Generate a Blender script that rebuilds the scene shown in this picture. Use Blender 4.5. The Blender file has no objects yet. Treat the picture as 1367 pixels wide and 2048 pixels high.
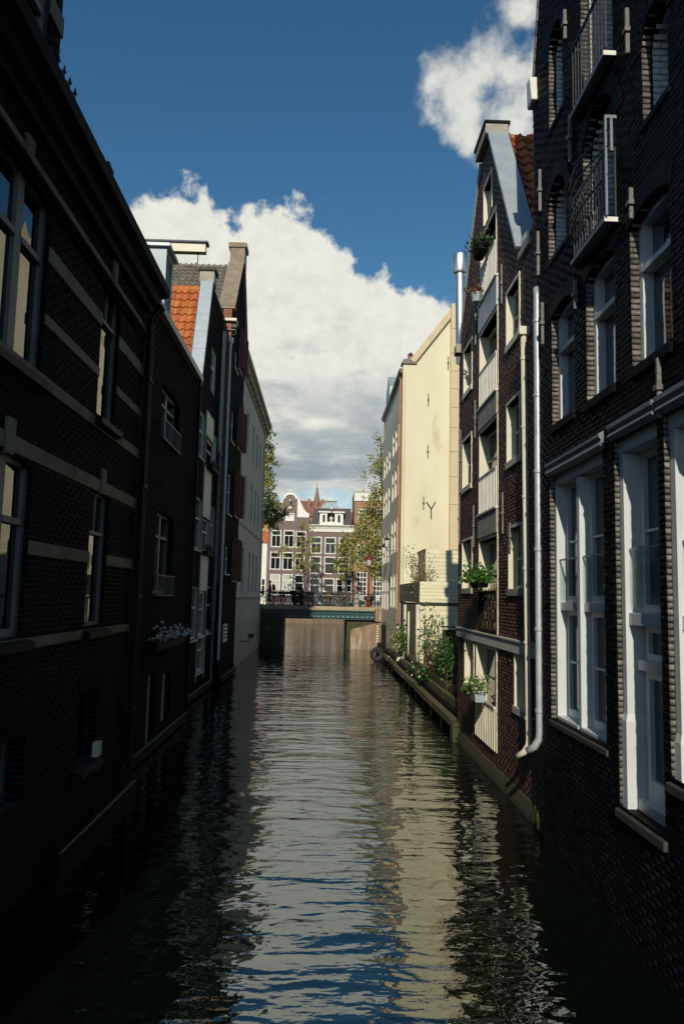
import bpy, bmesh, math, random
import numpy as np
from mathutils import Matrix, Vector
random.seed(7); RNG = np.random.default_rng(11)
SC = bpy.context.scene
COL = SC.collection
# ------------------------------------------------------------------ camera
F_PX, EYE = 1530.0, 3.6
TILT, YAW, ROLL = [math.radians(a) for a in (6.3, 1.3, 1.3)]
CAM_R = Matrix.Rotation(-YAW, 3, 'Z') @ Matrix.Rotation(math.pi/2+TILT, 3, 'X') @ Matrix.Rotation(ROLL, 3, 'Z')
cam_data = bpy.data.cameras.new('camera'); cam = bpy.data.objects.new('camera', cam_data); COL.objects.link(cam)
cam.matrix_world = Matrix.Translation((0, 0, EYE)) @ CAM_R.to_4x4()
cam_data.sensor_fit = 'VERTICAL'; cam_data.sensor_height = 36.0; cam_data.lens = F_PX*36.0/2048.0
cam_data.clip_start = 0.05; cam_data.clip_end = 6000
SC.camera = cam
SC.render.resolution_x, SC.render.resolution_y = 683, 1024
NCAM = np.array(CAM_R)
def ray(px, py):
    return NCAM @ np.array([(px-683.5)/F_PX, -(py-1024)/F_PX, -1.0])
def atY(px, py, Y):
    d = ray(px, py); s = Y/d[1]; return (d[0]*s, Y, EYE+d[2]*s)
def atX(px, py, X):
    d = ray(px, py); s = X/d[0]; return (X, d[1]*s, EYE+d[2]*s)
def atZ(px, py, Z):
    d = ray(px, py); s = (Z-EYE)/d[2]; return (d[0]*s, d[1]*s, Z)
def proj(P):
    c = (np.asarray(P, float)-np.array([0, 0, EYE])) @ NCAM
    return 683.5+F_PX*c[..., 0]/-c[..., 2], 1024-F_PX*c[..., 1]/-c[..., 2]
# ------------------------------------------------------------------ light
SUN_EL, SUN_AZ = math.radians(27), math.radians(8.0)      # light travels towards +Y, drifting to +X
sun_dir = Vector((math.sin(SUN_AZ)*math.cos(SUN_EL), math.cos(SUN_AZ)*math.cos(SUN_EL), -math.sin(SUN_EL)))
sl = bpy.data.lights.new('sun', 'SUN'); sl.energy = 3.7; sl.angle = math.radians(0.5); sl.color = (1.0, 0.92, 0.75)
so = bpy.data.objects.new('sun', sl); COL.objects.link(so)
so.rotation_euler = sun_dir.to_track_quat('-Z', 'Y').to_euler(); so.location = (-6, -40, 40)
SC.view_settings.view_transform = 'Standard'; SC.view_settings.look = 'None'
SC.view_settings.exposure = 0.0; SC.view_settings.gamma = 1.0; SC.view_settings.use_curve_mapping = False

SC.cycles.caustics_reflective = False; SC.cycles.caustics_refractive = False
SKY = 0.088
def build_world():
    w = bpy.data.worlds.new('World'); SC.world = w; w.use_nodes = True
    nt = w.node_tree; N = nt.nodes; L = nt.links; N.clear()
    out = N.new('ShaderNodeOutputWorld'); bg = N.new('ShaderNodeBackground'); bg.inputs['Strength'].default_value = SKY
    L.new(bg.outputs[0], out.inputs[0])
    def M(op, a, b=None, c=None, clamp=False):
        n = N.new('ShaderNodeMath'); n.operation = op; n.use_clamp = clamp
        for i, v in enumerate((a, b, c)):
            if v is None: continue
            if isinstance(v, (int, float)): n.inputs[i].default_value = v
            else: L.new(v, n.inputs[i])
        return n.outputs[0]
    def SS(v, lo, hi):
        n = N.new('ShaderNodeMapRange'); n.interpolation_type = 'SMOOTHSTEP'
        L.new(v, n.inputs[0]); n.inputs[1].default_value = lo; n.inputs[2].default_value = hi
        return n.outputs[0]
    def MIX(f, a, b):
        n = N.new('ShaderNodeMix'); n.data_type = 'RGBA'
        if isinstance(f, (int, float)): n.inputs[0].default_value = f
        else: L.new(f, n.inputs[0])
        for i, v in ((6, a), (7, b)):
            if isinstance(v, tuple): n.inputs[i].default_value = (*v, 1)
            else: L.new(v, n.inputs[i])
        return n.outputs[2]
    sky = N.new('ShaderNodeTexSky'); sky.sky_type = 'NISHITA'; sky.sun_disc = False
    sky.sun_elevation = SUN_EL; sky.sun_rotation = math.pi+SUN_AZ
    sky.air_density = 1.0; sky.dust_density = 0.2; sky.ozone_density = 2.2; sky.altitude = 0
    tc = N.new('ShaderNodeTexCoord'); D = tc.outputs['Generated']
    sep = N.new('ShaderNodeSeparateXYZ'); L.new(D, sep.inputs[0]); x, y, z = sep.outputs
    az = M('ARCTAN2', x, y); el = M('ARCSINE', z)
    def noise(scale, detail, rough, vec=D, dist=0.0):
        n = N.new('ShaderNodeTexNoise'); n.inputs['Scale'].default_value = scale; n.inputs['Detail'].default_value = detail
        n.inputs['Roughness'].default_value = rough; n.inputs['Distortion'].default_value = dist
        L.new(vec, n.inputs['Vector']); return n.outputs['Fac']
    def stretch(sx, sz):
        m = N.new('ShaderNodeMapping'); m.inputs['Scale'].default_value = (sx, sx, sz); L.new(D, m.inputs[0]); return m.outputs[0]
    big = noise(9, 3, 0.5); lump = noise(26, 7, 0.58); fine = noise(60, 6, 0.6)
    fbm = M('ADD', M('MULTIPLY', lump, 0.62), M('MULTIPLY', big, 0.38))
    fc = M('SUBTRACT', fbm, 0.5)
    # top of the cumulus bank against azimuth
    pts = [(-60, 620), (120, 520), (230, 440), (270, 385), (330, 372), (400, 360), (430, 400), (455, 425), (500, 412), (550, 402), (595, 420), (640, 452),
           (670, 465), (692, 470), (715, 500), (760, 530), (800, 562), (850, 560), (890, 575), (940, 600), (1050, 640), (1300, 600)]
    W = math.radians(30)
    fcv = N.new('ShaderNodeFloatCurve'); cm = fcv.mapping; cv = cm.curves[0]
    data = []
    for px, py in pts:
        d = ray(px, py); a = math.atan2(d[0], d[1]); e = math.atan2(d[2], math.hypot(d[0], d[1])); data.append(((a+W)/(2*W), e/1.0))
    data = [(min(max(a, 0), 1), e) for a, e in data]
    cv.points[0].location = data[0]; cv.points[1].location = data[-1]
    for p in data[1:-1]: cv.points.new(*p)
    for p in cv.points: p.handle_type = 'AUTO_CLAMPED'
    cm.update()
    mr = N.new('ShaderNodeMapRange'); L.new(az, mr.inputs[0]); mr.inputs[1].default_value = -W; mr.inputs[2].default_value = W
    L.new(mr.outputs[0], fcv.inputs['Value'])
    side = SS(M('ABSOLUTE', az), 0.45, 0.9)                      # unseen part of the bank sunk low to cut ambient light, edge from noise
    roll = noise(2.2, 2, 0.5)
    htop = M('ADD', M('MULTIPLY', fcv.outputs[0], M('SUBTRACT', 1.0, M('MULTIPLY', side, 0.72))), M('MULTIPLY', side, M('MULTIPLY', M('SUBTRACT', roll, 0.5), 0.4)))
    depth = M('ADD', M('SUBTRACT', htop, el), M('MULTIPLY', fc, 0.20))
    bank = SS(depth, 0.0, 0.022)
    # detached cumulus high on the right, others scattered over the rest of the sky
    blobs = [(905, 175, 75), (960, 150, 70), (1010, 130, 70), (935, 240, 60), (1010, 235, 80), (1060, 200, 90), (1100, 150, 80), (1050, 15, 45), (1100, 0, 55), (1170, 230, 100)]
    best = None
    for px, py, r in blobs:
        d = Vector(ray(px, py)).normalized()
        n = N.new('ShaderNodeVectorMath'); n.operation = 'DISTANCE'; L.new(D, n.inputs[0]); n.inputs[1].default_value = d
        v = M('MULTIPLY_ADD', n.outputs['Value'], -F_PX/r*1.0, 1.0)
        best = v if best is None else M('MAXIMUM', best, v)
    far = noise(3.2, 4, 0.55)
    away = M('MAXIMUM', SS(M('ABSOLUTE', az), 0.6, 0.8), SS(el, 0.95, 1.15))
    gen = M('MULTIPLY_ADD', M('SUBTRACT', far, 0.66), 6.0, 0.0)
    gen = M('SUBTRACT', M('MULTIPLY', M('ADD', gen, 3.0), away), 3.0)
    bd = M('ADD', M('MAXIMUM', best, gen), M('MULTIPLY', fc, 4.2))
    puff = M('MULTIPLY', SS(bd, -0.10, 1.0), 0.88)
    cloud = M('MAXIMUM', bank, puff)
    # cloud colour: sunlit heads, cool grey hollows deeper in, streaky grey low down
    hollow = noise(14, 6, 0.6, stretch(1.0, 1.8), 0.3)
    grey = M('MULTIPLY', SS(hollow, 0.46, 0.74), SS(depth, 0.04, 0.18))
    streak = noise(7, 5, 0.55, stretch(1.0, 4.2))
    low = M('MULTIPLY', SS(el, 0.33, 0.16), SS(streak, 0.34, 0.60))
    horizon_open = SS(el, 0.155, 0.125)
    lowg = M('MULTIPLY', low, M('SUBTRACT', 1.0, horizon_open))
    K = 1.0/SKY
    white = tuple(v*K for v in (0.84, 0.83, 0.75)); mid = tuple(v*K for v in (0.46, 0.50, 0.50)); dark = tuple(v*K for v in (0.25, 0.315, 0.365))
    c = MIX(M('MULTIPLY', SS(fine, 0.35, 0.7), 0.22), white, mid)
    c = MIX(M('MULTIPLY', grey, 0.85), c, mid)
    c = MIX(M('MULTIPLY', lowg, 0.9), c, dark)
    # low gap of blue between the bank and the farthest heads
    gapn = noise(20, 5, 0.55, stretch(1, 1.6))
    gap = M('MULTIPLY', M('MULTIPLY', horizon_open, SS(gapn, 0.60, 0.44)), 0.75)
    cl = M('MULTIPLY', cloud, M('SUBTRACT', 1.0, gap))
    hsv = N.new('ShaderNodeHueSaturation'); hsv.inputs['Saturation'].default_value = 1.25; hsv.inputs['Value'].default_value = 1.0; hsv.inputs['Hue'].default_value = 0.492
    L.new(sky.outputs[0], hsv.inputs['Color'])
    final = MIX(cl, hsv.outputs[0], c)
    L.new(final, bg.inputs['Color'])
build_world()

# ------------------------------------------------------------------ materials
MATS = {}
def mat(name, col, rough=0.6, col2=None, nscale=6.0, nlo=0.4, nhi=0.65, var=0.0, bump=0.0, bscale=40.0, metal=0.0, ior=1.5, stretch=(1, 1, 1), col3=None, n3=1.5, n3lo=0.5, n3hi=0.7, hue=0.0, trans=0.0):
    m = bpy.data.materials.new(name); m.use_nodes = True; nt = m.node_tree; N = nt.nodes; L = nt.links
    p = N['Principled BSDF']; p.inputs['Roughness'].default_value = rough; p.inputs['Metallic'].default_value = metal; p.inputs['IOR'].default_value = ior
    c = N.new('ShaderNodeRGB'); c.outputs[0].default_value = (*col, 1); cur = c.outputs[0]
    tc = N.new('ShaderNodeNewGeometry'); mp = N.new('ShaderNodeMapping'); mp.inputs['Scale'].default_value = stretch
    L.new(tc.outputs['Position'], mp.inputs[0]); P = mp.outputs[0]
    def mixin(cur, other, sc, lo, hi, det=5):
        n = N.new('ShaderNodeTexNoise'); n.inputs['Scale'].default_value = sc; n.inputs['Detail'].default_value = det; n.inputs['Roughness'].default_value = 0.6; L.new(P, n.inputs['Vector'])
        r = N.new('ShaderNodeMapRange'); r.inputs[1].default_value = lo; r.inputs[2].default_value = hi; L.new(n.outputs[0], r.inputs[0])
        x = N.new('ShaderNodeMix'); x.data_type = 'RGBA'; L.new(r.outputs[0], x.inputs[0]); L.new(cur, x.inputs[6]); x.inputs[7].default_value = (*other, 1)
        return x.outputs[2]
    if col2: cur = mixin(cur, col2, nscale, nlo, nhi)
    if col3: cur = mixin(cur, col3, n3, n3lo, n3hi, 8)
    if var:
        oi = N.new('ShaderNodeObjectInfo'); a = N.new('ShaderNodeMath'); a.operation = 'ADD'
        L.new(tc.outputs['Random Per Island'], a.inputs[0]); L.new(oi.outputs['Random'], a.inputs[1])
        fr = N.new('ShaderNodeMath'); fr.operation = 'FRACT'; L.new(a.outputs[0], fr.inputs[0])
        mr = N.new('ShaderNodeMapRange'); L.new(fr.outputs[0], mr.inputs[0]); mr.inputs[3].default_value = 1-var; mr.inputs[4].default_value = 1+var
        h = N.new('ShaderNodeHueSaturation'); L.new(cur, h.inputs['Color']); L.new(mr.outputs[0], h.inputs['Value'])
        if hue:
            mu = N.new('ShaderNodeMath'); mu.operation = 'MULTIPLY'; L.new(fr.outputs[0], mu.inputs[0]); mu.inputs[1].default_value = 7.31
            f2 = N.new('ShaderNodeMath'); f2.operation = 'FRACT'; L.new(mu.outputs[0], f2.inputs[0])
            m2 = N.new('ShaderNodeMapRange'); L.new(f2.outputs[0], m2.inputs[0]); m2.inputs[3].default_value = 0.5-hue; m2.inputs[4].default_value = 0.5+hue
            L.new(m2.outputs[0], h.inputs['Hue'])
        cur = h.outputs[0]
    L.new(cur, p.inputs['Base Color'])
    if bump:
        n = N.new('ShaderNodeTexNoise'); n.inputs['Scale'].default_value = bscale; n.inputs['Detail'].default_value = 4; L.new(P, n.inputs['Vector'])
        b = N.new('ShaderNodeBump'); b.inputs['Strength'].default_value = 1.0; b.inputs['Distance'].default_value = bump; L.new(n.outputs[0], b.inputs['Height']); L.new(b.outputs[0], p.inputs['Normal'])
    if trans:
        tr = N.new('ShaderNodeBsdfTranslucent'); L.new(cur, tr.inputs[0]); ms = N.new('ShaderNodeMixShader'); ms.inputs[0].default_value = trans
        L.new(p.outputs[0], ms.inputs[1]); L.new(tr.outputs[0], ms.inputs[2]); L.new(ms.outputs[0], N['Material Output'].inputs[0])
    MATS[name] = m; return m
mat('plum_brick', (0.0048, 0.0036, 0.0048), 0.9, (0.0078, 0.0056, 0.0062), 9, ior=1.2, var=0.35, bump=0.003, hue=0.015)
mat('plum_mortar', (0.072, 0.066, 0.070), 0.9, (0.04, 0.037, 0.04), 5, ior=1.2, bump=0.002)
mat('shaded_white', (0.26, 0.27, 0.26), 0.55, (0.20, 0.205, 0.195), 2.5)  # white frames of the left fronts, darkened to stand for their shade
mat('band_stone', (0.29, 0.265, 0.18), 0.8, (0.20, 0.185, 0.115), 3.0, var=0.1, bump=0.003, col3=(0.07, 0.075, 0.035), n3=1.2, n3lo=0.55, n3hi=0.8)
mat('black_paint', (0.008, 0.009, 0.013), 0.6, ior=1.25, col2=(0.012, 0.012, 0.016), nscale=8, bump=0.002)
mat('dark_timber', (0.008, 0.0078, 0.0085), 0.75, (0.013, 0.0115, 0.0105), 10, ior=1.25, bump=0.003)
mat('grey_shade_paint', (0.17, 0.20, 0.235), 0.5, (0.14, 0.165, 0.195), 3)  # hood and slab paint with their blue shade put into the colour
mat('frame_paint', (0.60, 0.63, 0.65), 0.42, (0.54, 0.57, 0.59), 2.2, 0.45, 0.75, bump=0.0008, bscale=60, col3=(0.42, 0.43, 0.42), n3=5, n3lo=0.66, n3hi=0.85)  # white warehouse frames, toned blue-grey for the shade on them
mat('ledge_stone', (0.05, 0.045, 0.04), 0.8, (0.032, 0.03, 0.028), 6, bump=0.004)
mat('zinc_dark', (0.24, 0.28, 0.33), 0.5, (0.20, 0.24, 0.28), 2.5, metal=0.2)
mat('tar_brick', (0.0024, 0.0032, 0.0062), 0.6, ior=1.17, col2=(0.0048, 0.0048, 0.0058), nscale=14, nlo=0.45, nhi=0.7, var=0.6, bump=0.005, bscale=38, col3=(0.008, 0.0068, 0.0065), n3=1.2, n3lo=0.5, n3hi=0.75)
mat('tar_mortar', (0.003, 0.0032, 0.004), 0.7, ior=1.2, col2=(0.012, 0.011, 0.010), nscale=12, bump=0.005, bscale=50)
mat('jamb_brick', (0.070, 0.062, 0.058), 0.55, (0.19, 0.165, 0.145), 9, 0.38, 0.68, var=0.6, bump=0.008, bscale=45)
mat('umber_brick', (0.050, 0.024, 0.020), 0.62, (0.085, 0.036, 0.029), 7, var=0.35, bump=0.004, bscale=50, hue=0.012)
mat('umber_mortar', (0.022, 0.014, 0.013), 0.8, (0.05, 0.03, 0.026), 8, bump=0.003)
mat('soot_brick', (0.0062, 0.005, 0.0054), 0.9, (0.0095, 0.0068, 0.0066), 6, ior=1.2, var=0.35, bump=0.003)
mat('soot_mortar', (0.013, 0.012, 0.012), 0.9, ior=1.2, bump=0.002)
mat('salmon_brick', (0.36, 0.15, 0.085), 0.8, (0.27, 0.11, 0.065), 7, var=0.25, bump=0.003)
mat('white_paint', (0.74, 0.73, 0.68), 0.45, (0.64, 0.63, 0.57), 2.2, 0.45, 0.75, bump=0.0008, bscale=60, col3=(0.5, 0.48, 0.42), n3=5, n3lo=0.66, n3hi=0.85)
mat('cream_paint', (0.66, 0.62, 0.49), 0.5, (0.58, 0.54, 0.42), 3, 0.45, 0.75, bump=0.001, col3=(0.42, 0.38, 0.29), n3=6, n3lo=0.64, n3hi=0.85)
mat('white_brick', (0.55, 0.56, 0.56), 0.55, (0.46, 0.47, 0.47), 4, bump=0.004, bscale=30)
mat('cream_plaster', (0.73, 0.685, 0.50), 0.8, (0.66, 0.60, 0.41), 0.55, 0.38, 0.68, bump=0.006, bscale=4, stretch=(1, 1, 0.35), col3=(0.47, 0.385, 0.235), n3=1.1, n3lo=0.60, n3hi=0.82)
mat('strip_plaster', (0.62, 0.51, 0.34), 0.8, (0.57, 0.46, 0.30), 1.5, bump=0.003, bscale=10)
mat('cream_board', (0.72, 0.66, 0.46), 0.6, (0.62, 0.56, 0.38), 3.5, var=0.06, bump=0.002, stretch=(0.3, 0.3, 2), col3=(0.45, 0.40, 0.27), n3=2.5, n3lo=0.6, n3hi=0.8)
mat('weathered_board', (0.24, 0.205, 0.155), 0.8, (0.15, 0.13, 0.10), 5, var=0.2, bump=0.003, stretch=(0.5, 0.5, 3))
mat('wet_stone', (0.21, 0.15, 0.095), 0.85, (0.13, 0.09, 0.055), 1.2, stretch=(2.5, 2.5, 0.6), bump=0.01, bscale=6)
mat('grey_render', (0.66, 0.59, 0.49), 0.85, (0.58, 0.515, 0.425), 0.9, bump=0.003, bscale=12, col3=(0.40, 0.36, 0.31), n3=1.6, n3lo=0.6, n3hi=0.8)
mat('ivory_render', (0.76, 0.70, 0.54), 0.8, (0.68, 0.62, 0.47), 1.1, bump=0.003, bscale=12, col3=(0.38, 0.33, 0.25), n3=2.2, n3lo=0.58, n3hi=0.8)
mat('cornice_gold', (0.34, 0.29, 0.17), 0.6, (0.26, 0.22, 0.13), 3)
mat('zinc', (0.40, 0.45, 0.49), 0.5, (0.34, 0.39, 0.43), 2.5, metal=0.25, bump=0.001, col3=(0.27, 0.31, 0.33), n3=4, n3lo=0.62, n3hi=0.8)
mat('steel', (0.74, 0.73, 0.70), 0.38, metal=1.0, bump=0.0006, bscale=20)
mat('galvanised', (0.44, 0.48, 0.51), 0.45, (0.35, 0.39, 0.42), 5, metal=0.3, col3=(0.26, 0.27, 0.27), n3=7, n3lo=0.62, n3hi=0.8)
mat('orange_tile', (0.50, 0.155, 0.045), 0.7, (0.38, 0.11, 0.035), 5, var=0.18, bump=0.004, bscale=30, hue=0.01, col3=(0.16, 0.07, 0.035), n3=3, n3lo=0.62, n3hi=0.8)
mat('grey_tile', (0.21, 0.185, 0.155), 0.75, (0.15, 0.135, 0.115), 5, var=0.18, bump=0.004, bscale=30, col3=(0.10, 0.09, 0.07), n3=3, n3lo=0.6, n3hi=0.8)
mat('red_tile', (0.23, 0.125, 0.088), 0.75, (0.2, 0.06, 0.03), 5, var=0.2)
mat('stone_brown', (0.30, 0.235, 0.17), 0.8, (0.22, 0.17, 0.125), 3, bump=0.004, bscale=18)
mat('stone_pale', (0.42, 0.39, 0.32), 0.8, (0.30, 0.28, 0.22), 4, bump=0.005, bscale=18)
mat('quay_stone', (0.34, 0.245, 0.16), 0.85, (0.22, 0.15, 0.095), 0.8, bump=0.01, bscale=6, stretch=(2.5, 2.5, 0.6), col3=(0.48, 0.42, 0.33), n3=1.2, n3lo=0.52, n3hi=0.7, var=0.1)
mat('coping_stone', (0.42, 0.36, 0.24), 0.85, (0.30, 0.25, 0.16), 2, bump=0.004)
mat('moss_stone', (0.075, 0.062, 0.042), 0.9, (0.045, 0.052, 0.018), 4, 0.4, 0.6, bump=0.01, bscale=20, col3=(0.035, 0.06, 0.012), n3=1.8)
mat('moss_timber', (0.12, 0.095, 0.05), 0.85, (0.075, 0.085, 0.025), 3, 0.4, 0.62, bump=0.008, bscale=25, stretch=(3, 0.4, 3))
mat('shutter_red', (0.22, 0.058, 0.036), 0.5, (0.18, 0.046, 0.03), 4)
mat('teal_iron', (0.022, 0.085, 0.10), 0.4, (0.015, 0.06, 0.075), 4)
mat('black_iron', (0.012, 0.012, 0.013), 0.45, bump=0.002)
mat('anchor_iron', (0.10, 0.095, 0.09), 0.5, (0.18, 0.17, 0.16), 30, bump=0.006, bscale=60)
mat('oxblood_iron', (0.16, 0.028, 0.022), 0.4)
mat('bulb', (0.85, 0.85, 0.8), 0.3)
mat('lead', (0.14, 0.155, 0.165), 0.5, (0.10, 0.11, 0.12), 4)
mat('chimney_brick', (0.27, 0.15, 0.10), 0.85)
mat('slate', (0.055, 0.045, 0.052), 0.7, (0.075, 0.06, 0.065), 6, var=0.15, bump=0.004)
mat('mauve_brick', (0.205, 0.145, 0.13), 0.85, (0.165, 0.115, 0.105), 3, bump=0.004, bscale=30)
mat('rust_brick', (0.37, 0.205, 0.12), 0.85, (0.30, 0.16, 0.095), 3, bump=0.004, bscale=30)
mat('ochre_brick', (0.50, 0.33, 0.12), 0.85)
mat('spire_copper', (0.30, 0.20, 0.145), 0.7, (0.2, 0.12, 0.08), 1)
mat('leaf', (0.12, 0.175, 0.03), 0.55, (0.19, 0.22, 0.04), 0.6, var=0.35, hue=0.03, trans=0.35)
mat('leaf_spring', (0.34, 0.36, 0.075), 0.55, (0.42, 0.39, 0.10), 0.5, var=0.35, hue=0.03, trans=0.35)
mat('leaf_deep', (0.022, 0.075, 0.018), 0.5, (0.04, 0.11, 0.025), 2, var=0.4, hue=0.03, trans=0.25)
mat('leaf_bright', (0.055, 0.17, 0.025), 0.5, (0.10, 0.22, 0.035), 2, var=0.35, hue=0.03, trans=0.3)
mat('leaf_russet', (0.15, 0.055, 0.028), 0.6, (0.2, 0.10, 0.04), 3, var=0.4, hue=0.03, trans=0.25)
mat('leaf_straw', (0.30, 0.23, 0.07), 0.6, (0.22, 0.20, 0.06), 3, var=0.3, trans=0.3)
mat('petal_white', (0.8, 0.8, 0.76), 0.6, trans=0.2)
mat('petal_cream', (0.75, 0.66, 0.45), 0.6, trans=0.2)
mat('bark', (0.075, 0.058, 0.042), 0.9, (0.12, 0.10, 0.07), 6, bump=0.02, bscale=15)
mat('terracotta', (0.35, 0.14, 0.075), 0.8, (0.42, 0.24, 0.15), 8)
mat('log_bark', (0.14, 0.09, 0.055), 0.9, bump=0.01)
mat('log_end', (0.60, 0.42, 0.24), 0.8, (0.5, 0.33, 0.18), 10)
mat('rubber', (0.016, 0.016, 0.017), 0.75, bump=0.004)
mat('soil', (0.05, 0.038, 0.026), 0.95, (0.03, 0.024, 0.016), 6, bump=0.02)
mat('cobble', (0.16, 0.115, 0.085), 0.85, (0.11, 0.085, 0.065), 6, bump=0.01)
mat('curtain', (0.52, 0.52, 0.47), 0.8, (0.40, 0.40, 0.37), 2.5, stretch=(6, 6, 0.4))
mat('skin', (0.50, 0.30, 0.21), 0.6)
mat('hair', (0.03, 0.02, 0.015), 0.6)
mat('cloth_black', (0.015, 0.015, 0.018), 0.85)
mat('cloth_navy', (0.02, 0.03, 0.06), 0.85)
mat('cloth_brown', (0.19, 0.12, 0.07), 0.85)
mat('cloth_white', (0.7, 0.68, 0.62), 0.8)
mat('lamp_glass', (0.62, 0.60, 0.52), 0.25)
def glass_mat(name, col, ior=1.55, rough=0.03):
    m = mat(name, col, rough, ior=ior)
    nt = m.node_tree; N = nt.nodes; L = nt.links; p = N['Principled BSDF']
    g = N.new('ShaderNodeNewGeometry'); n = N.new('ShaderNodeTexNoise'); n.inputs['Scale'].default_value = 1.3; n.inputs['Detail'].default_value = 1
    L.new(g.outputs['Position'], n.inputs['Vector']); b = N.new('ShaderNodeBump'); b.inputs['Distance'].default_value = 0.006; L.new(n.outputs[0], b.inputs['Height']); L.new(b.outputs[0], p.inputs['Normal'])
glass_mat('glass', (0.008, 0.010, 0.012), 1.7)
glass_mat('glass_blue', (0.014, 0.020, 0.030), 1.9)
def clear_glass():
    m = bpy.data.materials.new('clear_glass'); m.use_nodes = True; nt = m.node_tree; N = nt.nodes; L = nt.links; N.clear()
    o = N.new('ShaderNodeOutputMaterial'); t = N.new('ShaderNodeBsdfTransparent'); t.inputs[0].default_value = (0.92, 0.97, 0.95, 1)
    g = N.new('ShaderNodeBsdfGlossy'); g.inputs['Roughness'].default_value = 0.03; lw = N.new('ShaderNodeLayerWeight'); pw_ = N.new('ShaderNodeMath'); pw_.operation = 'POWER'; pw_.inputs[1].default_value = 3.0; L.new(lw.outputs['Facing'], pw_.inputs[0])
    sc_ = N.new('ShaderNodeMath'); sc_.operation = 'MULTIPLY_ADD'; sc_.inputs[1].default_value = 0.22; sc_.inputs[2].default_value = 0.03; L.new(pw_.outputs[0], sc_.inputs[0])
    ms = N.new('ShaderNodeMixShader'); L.new(sc_.outputs[0], ms.inputs[0]); L.new(t.outputs[0], ms.inputs[1]); L.new(g.outputs[0], ms.inputs[2]); L.new(ms.outputs[0], o.inputs[0])
    MATS['clear_glass'] = m
clear_glass()

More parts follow.
